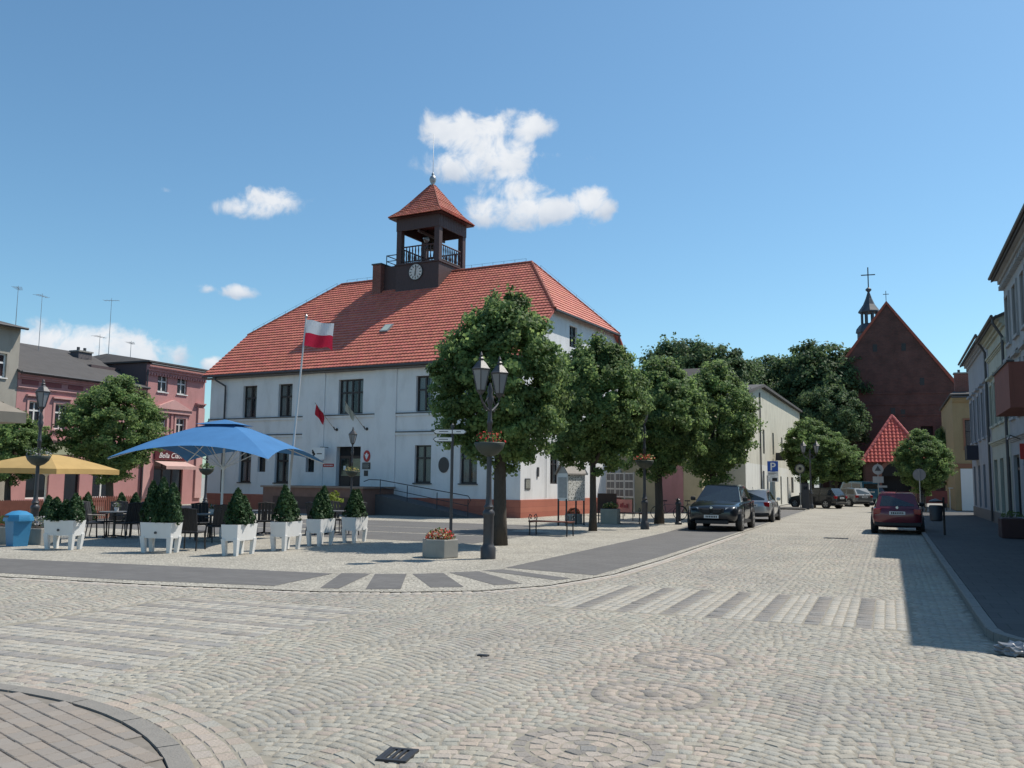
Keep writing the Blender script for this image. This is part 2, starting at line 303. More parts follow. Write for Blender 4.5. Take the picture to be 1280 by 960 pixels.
def dup(root, loc=None, rz=None, label=None, group=None, scale=None):
    def cp(o, par):
        c = o.copy(); COL.objects.link(c); c.parent = par
        for ch in list(o.children): cp(ch, c)
        return c
    r = cp(root, root.parent)
    if loc is not None: r.location = loc
    if rz is not None: r.rotation_euler = (0, 0, rz)
    if label: r['label'] = label
    if group: r['group'] = group
    if scale: r.scale = scale if isinstance(scale, (list, tuple)) else (scale,) * 3
    return r
def wall(mb, x0, x1, z0, z1, holes=(), y=0.0, depth=0.22):
    """a flat wall facing -y with real openings and reveals; holes are (x0,x1,z0,z1)"""
    xs = sorted({x0, x1, *[h[0] for h in holes], *[h[1] for h in holes]}); zs = sorted({z0, z1, *[h[2] for h in holes], *[h[3] for h in holes]})
    for a, b in zip(xs, xs[1:]):
        for c, d in zip(zs, zs[1:]):
            if any(h[0] <= a + 1e-6 and b <= h[1] + 1e-6 and h[2] <= c + 1e-6 and d <= h[3] + 1e-6 for h in holes): continue
            mb.quad((a, y, c), (b, y, c), (b, y, d), (a, y, d))
    for a, b, c, d in holes:
        Y = y + depth
        mb.quad((a, y, c), (a, Y, c), (b, Y, c), (b, y, c)); mb.quad((a, y, d), (b, y, d), (b, Y, d), (a, Y, d))
        mb.quad((a, y, c), (a, y, d), (a, Y, d), (a, Y, c)); mb.quad((b, y, c), (b, Y, c), (b, Y, d), (b, y, d))
    return mb
def window(root, x0, x1, z0, z1, y=0.12, nv=1, hz=(0.5,), fm=None, gm=None, room=True, curtain=0.0, fw=0.06, mx=None, sill=None, name='window'):
    """a frame with mullions; each pane of glass is a piece of its own behind it"""
    fm = fm or M_FRAME; gm = gm or M_GLASS
    b = MB(mx); w = x1 - x0
    b.box(x0, x0 + fw, y, y + 0.07, z0, z1); b.box(x1 - fw, x1, y, y + 0.07, z0, z1)
    b.box(x0 + fw, x1 - fw, y, y + 0.07, z0, z0 + fw); b.box(x0 + fw, x1 - fw, y, y + 0.07, z1 - fw, z1)
    xs = [x0 + fw]
    for i in range(nv): xc = x0 + w * (i + 1) / (nv + 1); b.box(xc - fw * .6, xc + fw * .6, y - 0.01, y + 0.065, z0 + fw, z1 - fw); xs += [xc - fw * .6, xc + fw * .6]
    xs.append(x1 - fw); zs = [z0 + fw]
    for t in hz: zc = z0 + (z1 - z0) * t; b.box(x0 + fw, x1 - fw, y - 0.004, y + 0.06, zc - fw * .6, zc + fw * .6); zs += [zc - fw * .6, zc + fw * .6]
    zs.append(z1 - fw)
    wo = b.build(name, fm, root)
    for i in range(0, len(xs), 2):
        for j in range(0, len(zs), 2):
            MB(mx).box(xs[i] - 0.01, xs[i + 1] + 0.01, y + 0.03, y + 0.042, zs[j] - 0.01, zs[j + 1] + 0.01).build('pane', gm, wo)
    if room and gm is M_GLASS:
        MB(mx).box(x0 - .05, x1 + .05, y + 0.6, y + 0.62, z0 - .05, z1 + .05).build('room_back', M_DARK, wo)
    if curtain:
        c = MB(mx)
        for sgn in (0, 1):
            n = 8; ww = w * curtain * (0.8 + 0.4 * rnd.random()) / 2; vs = []; xa = x0 if sgn == 0 else x1 - ww
            for i in range(n + 1): vs.append((xa + ww * i / n, y + 0.085 + 0.02 * (i % 2)))
            for p, q in zip(vs, vs[1:]): c.quad((p[0], p[1], z0), (q[0], q[1], z0), (q[0], q[1], z1), (p[0], p[1], z1))
        c.build('curtain', M_CURTAIN, wo)
    if sill: MB(mx).box(x0 - .06, x1 + .06, -0.07, y, z0 - .06, z0).build('sill', sill, wo)
    return wo
# ------------------------------------------------------------------ ground and paving
M_JOINT = M('sandy_joint', (0.255, 0.232, 0.187), 0.95, 0.3, 14)
M_SETT = M('granite_sett', (1, 1, 1), 0.78, 0.22, 22, 0.5, 55, grime=.25, attr=('Col', 'GEOMETRY'))
M_SETTO = M('granite_sett_single', (1, 1, 1), 0.78, 0.22, 22, 0.5, 55, attr=('color', 'OBJECT'))
M_FARSETT = sett_sheet('far_cobbles', (0.33, 0.306, 0.258), (0.40, 0.372, 0.318), (0.265, 0.245, 0.205), 0.12)
M_MOSAIC = sett_sheet('mosaic_setts', (0.33, 0.31, 0.265), (0.49, 0.46, 0.39), (0.22, 0.20, 0.165), 0.085)
M_DKPAV = brick_mat('dark_paver', (0.115, 0.11, 0.106), (0.135, 0.13, 0.125), (0.085, 0.082, 0.08), 0.4, 0.2, 0.008, 0.85, patch=0.18)
M_RPAV = brick_mat('pavement_slabs', (0.062, 0.06, 0.06), (0.075, 0.073, 0.072), (0.042, 0.041, 0.04), 0.5, 0.5, 0.01, 0.85, patch=0.25)  # the house row's shade is partly put into this dark slab colour
M_GROUND = M('town_ground', (0.27, 0.26, 0.235), 0.9, 0.2, 0.35, 0.3, 12)
M_GRANITE = M('granite_kerb', (0.20, 0.19, 0.175), 0.8, 0.2, 12, 0.4, 60)  # kerb colour darkened to carry the shade it lies in

def sheet(name, pts, z, m, parent=None, kind='structure', label=None):
    b = MB(); b.poly([(x, y, z) for x, y in pts]); o = b.build(name, m, parent); 
    if kind: o['kind'] = kind
    if label: o['label'] = label
    return o
ground = sheet('ground', [(-1500, -300), (1500, -300), (1500, 2500), (-1500, 2500)], -0.045, M_GROUND, label='flat ground of the town out to the horizon')

KERB = [(-60, 5.4), (-24, 9.75), (-14.2, 11.1), (-10.6, 11.45), (-8.19, 11.9), (-7.06, 12.42), (-6.02, 13.16), (-5.33, 14.35), (-4.88, 16.58), (-4.80, 20.2), (-4.86, 30), (-4.95, 48), (-5.0, 62)]
def kerb_u(v):
    for (a, b), (c, d) in zip(KERB[:8], KERB[1:9]):
        if a <= v <= c: return b + (d - b) * (v - a) / (c - a)
    return 99
def kerb_v(u):
    for (a, b), (c, d) in zip(KERB[4:], KERB[5:]):
        if b <= u <= d: return a + (c - a) * (u - b) / (d - b)
    return -5.0
CCX, CCY, CRAD = -6.6, 1.35, 4.1        # centre and radius of the near kerb corner
def corner_d(x, y):
    """distance outside the near pavement's kerb line"""
    if x < CCX: return y - (CCY + CRAD)
    return math.hypot(x - CCX, y - CCY) - CRAD
def road_ok(x, y, mrg=0.0):
    if x > 0.95 and y > 10.7: return False
    if corner_d(x, y) < 0.44: return False
    if y > 11.9: return x > kerb_v(y) + 0.31 + mrg
    return y < kerb_u(x) - 0.29 if x < -8.19 else True
CIRC = [(-1.89, 5.86), (-1.87, 7.51), (-1.93, 9.07)]
XW_A = (-4.541, 0.20, 12.0, 14.95)      # crossing of the street
XW_B = (-9.60, -6.55, 6.1, 10.65)      # crossing of the side road
stones = []   # x, y, rot, lx, ly, colour
G0 = (0.318, 0.295, 0.250)
def shade_c(base, j=0.16):
    j *= .62; k = 1 + rnd.uniform(-j, j); w = rnd.uniform(-0.03, 0.03)
    return (base[0] * k * (1 + w), base[1] * k, base[2] * k * (1 - w))
DARK = (0.205, 0.19, 0.172); PINK = (0.345, 0.295, 0.248); LIGHT = (0.355, 0.33, 0.282); GREEN = (0.31, 0.30, 0.25)
def in_view(x, y):
    p = proj(x, y)
    return p is not None and -170 < p[0] < 1450 and p[1] < 1120
def natural(x, y):
    n = mnoise.noise(Vector((x * .45, y * .45, 3.1))) + .5 * mnoise.noise(Vector((x * 1.3, y * 1.3, 7.7))) + .5 * mnoise.noise(Vector((x * 1.6, y * .12, 1.7)))   # dust, dampness and wheel tracks along the street
    c = natural0(x, y); k = 1 + .15 * n
    return (c[0] * k, c[1] * k, c[2] * (k - .03 * n))
def natural0(x, y):
    d = min(math.hypot(x - a, y - b) for a, b in CIRC)
    t = math.sin(x * 0.9 + 1.3) * math.cos(y * 0.7) * 0.5 + 0.5
    base = tuple(G0[i] * (1 - 0.5 * t) + GREEN[i] * 0.5 * t for i in range(3))
    if d < 1.0 and rnd.random() < 0.5: return shade_c(PINK, 0.18)
    r = rnd.random()
    if r < 0.10: return shade_c(PINK, 0.15)
    if r < 0.17: return shade_c((0.29, 0.265, 0.235), 0.12)
    return shade_c(base, 0.17)
ST = 0.102; WC = 1.18; PH = {i: rnd.random() for i in range(-20, 6)}; AM = {i: rnd.uniform(.16, .26) for i in range(-20, 6)}
for ci in range(-16, 3):
    xc = ci * WC
    for k in range(24, 330):
        ws = []
        while sum(ws) < WC - ST * .5: ws.append(ST * rnd.uniform(0.82, 1.28))
        sc_ = (WC + .004) / sum(ws); s = -WC / 2
        for w_ in ws:
            w_ *= sc_; s += w_ / 2; q = s / (WC / 2); x = xc + s; y = (k + PH[ci]) * ST + (AM[ci] + .03 * math.sin(ci * 2.1 + k * .13)) * (1 - q * q); s += w_ / 2
            ang = math.atan2(-2 * AM[ci] * q / (WC / 2), 1)
            if not road_ok(x, y) or y > 32: continue
            if XW_A[0] - .04 < x < XW_A[1] + .04 and XW_A[2] - .05 < y < XW_A[3] + .05: continue
            if XW_B[0] - .05 < x < XW_B[1] + .05 and XW_B[2] - .04 < y < XW_B[3] + .04: continue
            if any(math.hypot(x - a, y - b) < 0.53 for a, b in CIRC): continue
            if not in_view(x, y): continue
            stones.append((x, y + rnd.uniform(-.006, .006), ang + rnd.uniform(-.10, .10), w_ / max(.5, math.cos(ang)) * 0.93, ST * 0.93 * math.cos(ang) * rnd.uniform(.88, 1.06), natural(x, y)))
for a, b in CIRC:                           # three stone rosettes
    stones.append((a, b, 0.3, 0.12, 0.12, shade_c(DARK)))
    for r, n, c in ((0.125, 6, DARK), (0.235, 12, PINK), (0.345, 18, PINK), (0.46, 24, DARK)):
        for i in range(n):
            t = 2 * PI * (i + rnd.uniform(-.08, .08)) / n + r
            cc = (0.235, 0.212, 0.188) if c is DARK and r > .2 else c if not (c is DARK and r < .2 and i % 2) else PINK
            stones.append((a + r * math.cos(t), b + r * math.sin(t), t + PI / 2, 2 * PI * r / n * .9, 0.10, shade_c(cc, 0.15)))
x = XW_A[0]                                 # stripes of the crossing over the street
while x < XW_A[1]:
    for w, c in ((0.133, LIGHT), (0.133, LIGHT), (0.133, LIGHT), (0.215, DARK)):
        if x + w > XW_A[1] + 0.02: x += w; continue
        y = XW_A[2] + rnd.uniform(0, .06); 
        while y < XW_A[3]:
            l = rnd.uniform(.16, .24)
            stones.append((x + w / 2, y + l / 2, 0, w * .91, l - .012, shade_c(c, 0.10))); y += l
        x += w
y = XW_B[3]                                 # stripes of the crossing over the side road
while y > XW_B[2]:
    for w, c in ((0.14, LIGHT), (0.14, LIGHT), (0.2, DARK), (0.155, LIGHT)):
        x = XW_B[0] + rnd.uniform(0, .08)
        while x < XW_B[1]:
            l = rnd.uniform(.15, .26)
            stones.append((x + l / 2, y - w / 2 + 0.01 * math.sin(x * 3), 0.03, l - .012, w * .9, shade_c(c if c is LIGHT else tuple(q * 1.22 for q in DARK), 0.13))); x += l
        y -= w
for r, jit in ((0.09, 0), (0.215, .5), (0.345, 0)):    # three rows of larger setts along the near kerb
    rr = CRAD + r; n = int(PI * rr / 2 / 0.165)
    for i in range(n + 1):
        t = PI / 2 - (i + jit) * (PI / 2 / n); px_, py_ = CCX + rr * math.cos(t), CCY + rr * math.sin(t)
        if in_view(px_, py_): stones.append((px_, py_, t - PI / 2, 0.155, 0.118, shade_c(PINK if rnd.random() < .6 else G0, 0.13)))
    for i in range(30):
        px_ = CCX - 0.085 - (i + jit) * 0.165
        if in_view(px_, CCY + rr): stones.append((px_, CCY + rr, 0, 0.155, 0.118, shade_c(PINK if rnd.random() < .5 else G0, 0.13)))
for i in range(2):                           # two rows of light setts along the square's edge
    for (a, b), (c, d) in zip(KERB[2:], KERB[3:]):
        L = math.hypot(c - a, d - b); n = max(1, int(L / 0.15)); tx, ty = (c - a) / L, (d - b) / L
        for q in range(n):
            s = (q + .5) * L / n; px_, py_ = a + tx * s + ty * (0.065 + 0.115 * i), b + ty * s - tx * (0.065 + 0.115 * i)
            if in_view(px_, py_) and py_ < 32: stones.append((px_, py_, math.atan2(ty, tx), L / n * .92, 0.105, shade_c((0.42, 0.39, 0.34) if i == 0 else (0.38, 0.33, 0.285), 0.12)))

street_pts = [(-60, 5.0), (-60, 2.0), (-30, -6), (14, -6), (14, 10.75), (2.2, 10.75), (1.0, 12.0), (1.0, 66), (-5.0, 66)] + [(a, b) for a, b in reversed(KERB)]
street = sheet('cobbled_street', street_pts, -0.0055, M_JOINT, label='street of pale granite setts laid in arches')
sheet('far_cobbles', [(1.0, 31.9), (1.0, 120), (-5.4, 120), (-4.86, 31.9)], -0.001, M_FARSETT, street)
sheet('side_cobbles', [(1.0, -6), (14, -6), (14, 10.75), (6, 10.75), (6, -6)][2:] , -0.001, M_FARSETT, street)
sheet('side_cobbles', [(-60, 5.2), (-60, 5.0), (-19, 5.9), (-19, 10.3), (-24, 9.7)], -0.001, M_FARSETT, street)
def sett_verts(lx, ly, seed):
    r = random.Random(seed); a, b, ch = lx / 2 * 1.03, ly / 2 * 1.03, 0.009
    bot = [(-a, -b), (a, -b), (a, b), (-a, b)]
    j = [(r.uniform(-.006, .006), r.uniform(-.006, .006)) for _ in range(4)]; dz = [r.uniform(-.002, .002) for _ in range(4)]
    vs = [(p[0] + q[0], p[1] + q[1], -0.05) for p, q in zip(bot, j)] + [(p[0] + q[0], p[1] + q[1], -0.010) for p, q in zip(bot, j)]
    vs += [((p[0] + q[0]) - math.copysign(ch, p[0]), (p[1] + q[1]) - math.copysign(ch, p[1]), d) for p, q, d in zip(bot, j, dz)]
    return vs
SETT_F = [(0, 1, 5, 4), (1, 2, 6, 5), (2, 3, 7, 6), (3, 0, 4, 7), (4, 5, 9, 8), (5, 6, 10, 9), (6, 7, 11, 10), (7, 4, 8, 11), (8, 9, 10, 11)]
def score(s):
    p = proj(s[0], s[1])
    if p is None or not (5 < p[0] < 1275 and p[1] < 955): return -1
    return 1 / (s[0] ** 2 + s[1] ** 2 + 3) * s[3] * s[4] / 0.012
order = sorted(range(len(stones)), key=lambda i: -score(stones[i])); singles = set(order[:300])
variants = []
for i in range(10):
    b = MB(); b.add(sett_verts(1, 1, i), []); 
    vs = sett_verts(0.106, 0.106, i); b = MB(); b.add(vs, SETT_F); me = bpy.data.meshes.new('sett'); me.from_pydata(b.v, [], b.f); me.materials.append(M_SETTO); variants.append(me)
V = np.empty((len(stones) - len(singles), 12, 3)); cols = np.empty((len(stones) - len(singles), 3)); w = 0
for i, (x, y, a, lx, ly, c) in enumerate(stones):
    z = rnd.uniform(-.0025, .0025)
    if i in singles:
        o = bpy.data.objects.new('sett', variants[i % 10]); COL.objects.link(o); o.parent = street
        o.location = (x, y, z); o.rotation_euler = (0, 0, a); o.scale = (lx / .106, ly / .106, 1); o.color = (*c, 1)
    else:
        vs = np.array(sett_verts(lx, ly, i)); ca, sa = math.cos(a), math.sin(a)
        V[w, :, 0] = x + vs[:, 0] * ca - vs[:, 1] * sa; V[w, :, 1] = y + vs[:, 0] * sa + vs[:, 1] * ca; V[w, :, 2] = z + vs[:, 2]; cols[w] = c; w += 1
def np_quads(name, V, F, m, cols=None, parent=None, smooth=False):
    """V (n,k,3), F (m,4) template"""
    n, k = V.shape[0], V.shape[1]; F = np.array(F); me = bpy.data.meshes.new(name)
    faces = (F[None] + (np.arange(n) * k)[:, None, None]).reshape(-1, F.shape[1]); nf = len(faces)
    me.vertices.add(n * k); me.vertices.foreach_set('co', V.reshape(-1).astype(np.float32))
    me.loops.add(nf * F.shape[1]); me.loops.foreach_set('vertex_index', faces.reshape(-1).astype(np.int32))
    me.polygons.add(nf); me.polygons.foreach_set('loop_start', np.arange(nf, dtype=np.int32) * F.shape[1])
    me.update(calc_edges=True); me.materials.append(m)
    if cols is not None:
        ca = me.color_attributes.new('Col', 'FLOAT_COLOR', 'CORNER'); c4 = np.ones((n, 4)); c4[:, :3] = cols
        ca.data.foreach_set('color', np.repeat(c4, len(F) * F.shape[1], axis=0).reshape(-1).astype(np.float32))
    if smooth: me.polygons.foreach_set('use_smooth', [True] * nf)
    o = bpy.data.objects.new(name, me); COL.objects.link(o); o.parent = parent
    return o
so_ = np_quads('sett_paving', V, SETT_F, M_SETT, cols, street); so_['kind'] = 'stuff'

# near pavement at the corner: concrete blocks inside a kerb
cp_pts = [(-60, -6), (CCX + CRAD - .16, -6)] + [(CCX + (CRAD - .16) * math.cos(t), CCY + (CRAD - .16) * math.sin(t)) for t in [i * PI / 2 / 20 for i in range(21)]] + [(-60, CCY + CRAD - .16)]
cpav = sheet('corner_pavement', cp_pts, 0.012, M('dark_joint', (0.20, 0.178, 0.15), .95, .3, 14), label='near pavement of grey concrete blocks with a curved kerb')
M_BLOCK = M('concrete_block', (1, 1, 1), 0.85, 0.12, 25, 0.4, 80, attr=('color', 'OBJECT'))
bme = []
for i in range(4):
    b = MB(); b.box(-.079, .079, -.062, .062, -0.03, 0.0, 0.006); me = bpy.data.meshes.new('paver'); me.from_pydata(b.v, [], b.f); me.materials.append(M_BLOCK); bme.append(me)
ca, sa = math.cos(R(-20)), math.sin(R(-20))
for i in range(-50, 50):
    for j in range(-50, 50):
        lx, ly = i * .163 + (j % 2) * .081, j * .129; x, y = -5.5 + lx * ca - ly * sa, 4.2 + lx * sa + ly * ca
        if corner_d(x, y) > -0.215: continue
        p = proj(x, y)
        if p is None or not (-60 < p[0] < 700 and p[1] < 1010): continue
        o = bpy.data.objects.new('paver', bme[rnd.randrange(4)]); COL.objects.link(o); o.parent = cpav
        o.location = (x, y, 0.026 + rnd.uniform(-.003, .003)); o.rotation_euler = (rnd.uniform(-.01, .01), rnd.uniform(-.01, .01), R(-20)); c = shade_c((0.255, 0.222, 0.19), 0.13); o.color = (*c, 1)
for i in range(8):
    t0, t1 = PI / 2 - i * .2, PI / 2 - (i + 1) * .2 + .004
    b = MB(); pts = [(CCX + (CRAD - d) * math.cos(t), CCY + (CRAD - d) * math.sin(t)) for d, ts in ((0.15, (t0, t0 - .065, t0 - .13, t1)), (0.01, (t1, t0 - .13, t0 - .065, t0))) for t in ts]
    b.prism(pts, -0.04, 0.026); b.build('kerb_stone', M('kerb_concrete', (0.215, 0.20, 0.178), .85, .15, 10, .4, 60), cpav)
for i in range(4): MB().box(CCX - .004 - (i + 1) * .8, CCX - .008 - i * .8, CCY + CRAD - .15, CCY + CRAD - .01, -0.04, 0.026).build('kerb_stone', MATS['kerb_concrete'], cpav)

# the square: pale mosaic setts with bands of dark paving round its edge
sq_pts = [(-80, 2.6)] + [(a - .0, b + .0) for a, b in KERB[:1]] + KERB[1:] + [(-5.0, 66), (-80, 66)]
square = sheet('square_pavement', sq_pts, 0.010, M_MOSAIC, label='square paved with pale mosaic setts')
def dk(pts): return sheet('dark_paving', pts, 0.014, M_DKPAV, square)
dk([(-40, 8.0), (-14.68, 11.46), (-11.69, 11.70), (-9.25, 12.14), (-9.49, 14.19), (-13.27, 13.85), (-17.26, 13.44), (-40, 10.6)])
dk([(-8.43, 12.24), (-8.13, 12.32), (-8.89, 14.52), (-9.41, 14.34)])
dk([(-7.72, 12.46), (-7.23, 12.72), (-8.29, 14.79), (-8.8, 14.51)])
dk([(-6.91, 13.13), (-6.47, 13.45), (-7.76, 15.24), (-8.2, 14.84)])
dk([(-6.13, 13.92), (-5.8, 14.32), (-7.33, 15.87), (-7.71, 15.38)])
dk([(-5.46, 15.1), (-5.33, 15.51), (-7.06, 16.43), (-7.32, 16.05)])
dk([(-5.10, 16.24), (-5.0, 21.3), (-5.0, 30), (-5.1, 62), (-7.7, 62), (-7.6, 38), (-7.19, 30.7), (-7.14, 16.76)])
# dark fields with light bands in the middle of the square
for (a, b) in (((-17.0, 22.9), (-10.6, 26.0)), ((-18.5, 26.3), (-10.6, 29.0)), ((-23, 29.3), (-12.2, 33.2)), ((-30, 22.9), (-17.4, 26.0)), ((-30, 26.3), (-18.9, 29.0))):
    dk([(a[0], a[1]), (b[0], a[1] - .3), (b[0], b[1] - .3), (a[0], b[1])])
# right pavement with kerb
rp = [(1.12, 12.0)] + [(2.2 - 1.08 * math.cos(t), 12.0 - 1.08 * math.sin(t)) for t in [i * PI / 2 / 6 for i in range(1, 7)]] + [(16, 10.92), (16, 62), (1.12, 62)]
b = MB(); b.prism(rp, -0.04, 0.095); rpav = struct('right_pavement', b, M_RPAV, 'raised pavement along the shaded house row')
for i in range(50): 
    MB().box(0.985, 1.116, 12.005 + i, 12.997 + i, -0.04, 0.10 + rnd.uniform(-.004, .004), 0.012).build('kerb_stone', M_GRANITE, rpav)
for i in range(6):
    t0, t1 = i * PI / 12, (i + 1) * PI / 12 - .01; pts = [(2.2 - r * math.cos(t), 12.0 - r * math.sin(t)) for r, ts in ((1.21, (t0, t1)), (1.084, (t1, t0))) for t in ts]
    MB().prism(pts, -0.04, 0.10).build('kerb_stone', M_GRANITE, rpav)
for i in range(8): MB().box(2.21 + i, 3.2 + i, 10.785, 10.914, -0.04, 0.10).build('kerb_stone', M_GRANITE, rpav)
# church-side pavement on the left, far up the street
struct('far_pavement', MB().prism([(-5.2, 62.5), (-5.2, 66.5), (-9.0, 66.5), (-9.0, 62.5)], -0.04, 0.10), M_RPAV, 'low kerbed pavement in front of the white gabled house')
# covers and drains set in the setts
def cover(px, py, lx, ly, rz, label, kind='drain_cover'):
    x, y = gp(px, py); t = thing(kind, label, 'drain cover', (x, y, 0.006), rz)
    b = MB(); b.box(-lx / 2, lx / 2, -ly / 2, -ly / 2 + .03, -.02, .008); b.box(-lx / 2, lx / 2, ly / 2 - .03, ly / 2, -.02, .008); b.box(-lx / 2, -lx / 2 + .03, -ly / 2 + .03, ly / 2 - .03, -.02, .008); b.box(lx / 2 - .03, lx / 2, -ly / 2 + .03, ly / 2 - .03, -.02, .008)
    b.build('frame', M_IRON, t)
    n = max(3, int(lx / .045))
    for i in range(n):
        xx = -lx / 2 + .04 + (lx - .08) * i / (n - 1); MB().box(xx - .010, xx + .010, -ly / 2 + .03, ly / 2 - .03, -.02, .006).build('bar', M_IRON, t)
    MB().box(-lx / 2 + .03, lx / 2 - .03, -ly / 2 + .03, ly / 2 - .03, -.02, -.006).build('pit', M('pit_dirt', (0.10, 0.09, 0.075), .9, .3, 20), t)
cover(497, 945, .20, .26, R(10), 'small square iron drain cover set in the arched setts')
cover(604, 820, .11, .06, 0, 'tiny iron valve cap between setts in the middle of the junction')
cover(1045, 673, .75, .35, 0, 'long iron drain grate across the cobbled street beyond the crossing')
# ------------------------------------------------------------------ town hall
def tile_slope(poly, P0, ex, es, nrm, row=0.30, tw=0.22, base=(0.50, 0.148, 0.105), amp=0.016, jit=0.13, seg=4):
    """clay tiles: each course is a row of rolled tiles lapping the one below. poly in (x, s) on the slope plane"""
    mb = MB(); ex, es, nrm, P0 = Vector(ex), Vector(es), Vector(nrm), Vector(P0)
    smin, smax = min(p[1] for p in poly), max(p[1] for p in poly)
    def span(s):
        xs = []
        for (x0, s0), (x1, s1) in zip(poly, poly[1:] + poly[:1]):
            if (s0 - s) * (s1 - s) <= 0 and s0 != s1: xs.append(x0 + (x1 - x0) * (s - s0) / (s1 - s0))
        return (min(xs), max(xs)) if len(xs) >= 2 else None
    n = int((smax - smin) / row)
    for k in range(n + 1):
        s0, s1 = smin + k * row, min(smin + (k + 1) * row + .06, smax)
        sp = span(min(s0 + .02, smax - .01)); sq = span(min(s1, smax - .005))
        if not sp or not sq: continue
        a, b = sp; i0, i1 = int(math.floor(a / tw)), int(math.ceil(b / tw))
        for i in range(i0, i1):
            kk = 1 + rnd.uniform(-jit, jit); mb.col = (base[0] * kk, base[1] * kk * rnd.uniform(.92, 1.1), base[2] * kk)
            vs = []; fs = []
            for j in range(seg + 1):
                x = (i + j / seg) * tw; xl = min(max(x, a), b); xu = min(max(x, sq[0]), sq[1])
                h = amp * (0.5 + 0.5 * math.cos(2 * PI * j / seg + 0.6))
                vs += [P0 + ex * xl + es * s0 + nrm * (h + 0.005), P0 + ex * xl + es * s0 + nrm * (h + 0.058), P0 + ex * xu + es * s1 + nrm * (h + 0.004)]
            for j in range(seg): q = 3 * j; fs += [(q, q + 3, q + 4, q + 1), (q + 1, q + 4, q + 5, q + 2)]
            mb.add(vs, fs)
    return mb
TX, TY = gp(650, 648)
TH = thing('town_hall', 'long white town hall with red tiled half-hip roof and a dark clock tower', 'town hall', (TX, TY, 0), R(-5.43))
W_, D_, EZ = 20.3, 14.9, 7.45
SL = (14.15 - 7.58) / 7.80
upper = [(-17.75, -16.72, 5.10, 6.90), (-15.12, -14.12, 5.10, 6.90), (-10.92, -9.30, 5.13, 6.96), (-5.98, -4.98, 5.13, 6.94), (-3.35, -2.35, 5.13, 6.94)]
lower = [(-17.85, -16.95, 1.50, 3.30), (-16.45, -15.88, 2.08, 2.9), (-15.2, -14.2, 1.50, 3.30), (-12.95, -12.37, 2.08, 2.9), (-10.94, -9.35, 1.22, 3.42), (-5.98, -5.0, 1.58, 3.45), (-3.33, -2.36, 1.58, 3.42)]
b = MB(); wall(b, -W_, 0, 0.85, EZ, upper + lower, 0, 0.30); b.build('front_wall', M_WHITEWALL, TH)
# right gable wall: lower rectangle plus trapezoid up to the half hip
MR = Matrix.Rotation(R(90), 4, 'Z')     # local x -> depth y, facing +x
sidew = [(5.46, 6.43, 8.83, 9.98), (8.45, 9.42, 8.83, 9.98), (3.2, 4.2, 5.1, 6.9), (5.9, 6.9, 5.1, 6.9), (8.5, 9.5, 5.1, 6.9), (11.2, 12.2, 5.1, 6.9), (3.2, 4.2, 1.6, 3.4), (11.2, 12.2, 1.6, 3.4)]
b = MB(MR); wall(b, 0, D_, 0.85, EZ, [h for h in sidew if h[3] < 7], 0, 0.25)
wall(b, 3.0, D_ - 3.0, EZ, 10.45, [h for h in sidew if h[3] > 7], 0, 0.25)
b.poly([(0, 0, EZ), (3.0, 0, EZ), (3.0, 0, 10.3)]); b.poly([(D_ - 3.0, 0, EZ), (D_, 0, EZ), (D_ - 3.0, 0, 10.3)])
b.build('gable_wall', M_WHITEWALL, TH)
b = MB(); b.poly([(-W_, 0, 0.0), (-W_, 0, EZ), (-W_, 3, 10.45), (-W_, D_ - 3, 10.45), (-W_, D_, EZ), (-W_, D_, 0.0)]); b.build('gable_wall', M_WHITEWALL, TH)
b = MB(); b.quad((0, D_, 0), (-W_, D_, 0), (-W_, D_, EZ), (0, D_, EZ)); b.build('back_wall', M_WHITEWALL, TH)
b = MB(); b.box(-W_ - .05, 0.05, -0.05, 0.30, -0.02, 0.85); b.box(-0.25, 0.05, 0.30, D_ + .05, -0.02, 0.85); b.build('plinth', M_PLINTH, TH)
MB().box(-13.27, -11.81, -0.07, 0.05, 2.9, EZ - .02).box(-13.27, -12.95, -0.07, 0.05, 0.852, 2.9).box(-12.37, -11.81, -0.07, 0.05, 0.852, 2.9).box(-12.95, -12.37, -0.07, 0.05, 0.852, 2.08).build('pilaster', M_WHITEWALL, TH)
MB().box(-8.48, -7.15, -0.07, 0.05, 0.852, EZ - .02).build('pilaster', M_WHITEWALL, TH)
for x0, x1, z in ((-W_, -13.28, 5.03), (-11.80, -8.49, 5.05), (-7.14, 0.0, 5.05), (-W_, -13.28, 4.08), (-7.14, 0.0, 4.10)):
    bn = MB().box(x0, x1, -0.07, 0.02, z - .12, z).build('string_course', M_WHITEWALL, TH); MB().box(x0, x1, -0.10, 0.015, z + .002, z + .05).build('flashing', M_FLASH, bn)
for i, h in enumerate(upper): window(TH, *h, y=0.16, nv=1 if i != 2 else 3, hz=(0.62,), curtain=0.8, fw=0.075)
for i, h in enumerate(lower):
    if i == 4: continue
    if i in (1, 3): window(TH, *h, y=0.16, nv=0, hz=(), fw=0.05); continue
    window(TH, *h, y=0.16, nv=1, hz=(0.66,), curtain=0.85, fw=0.075, sill=M_FLASH)
for h in sidew: window(TH, *h, y=0.12, nv=1, hz=(0.55,), curtain=0.4, mx=MR)
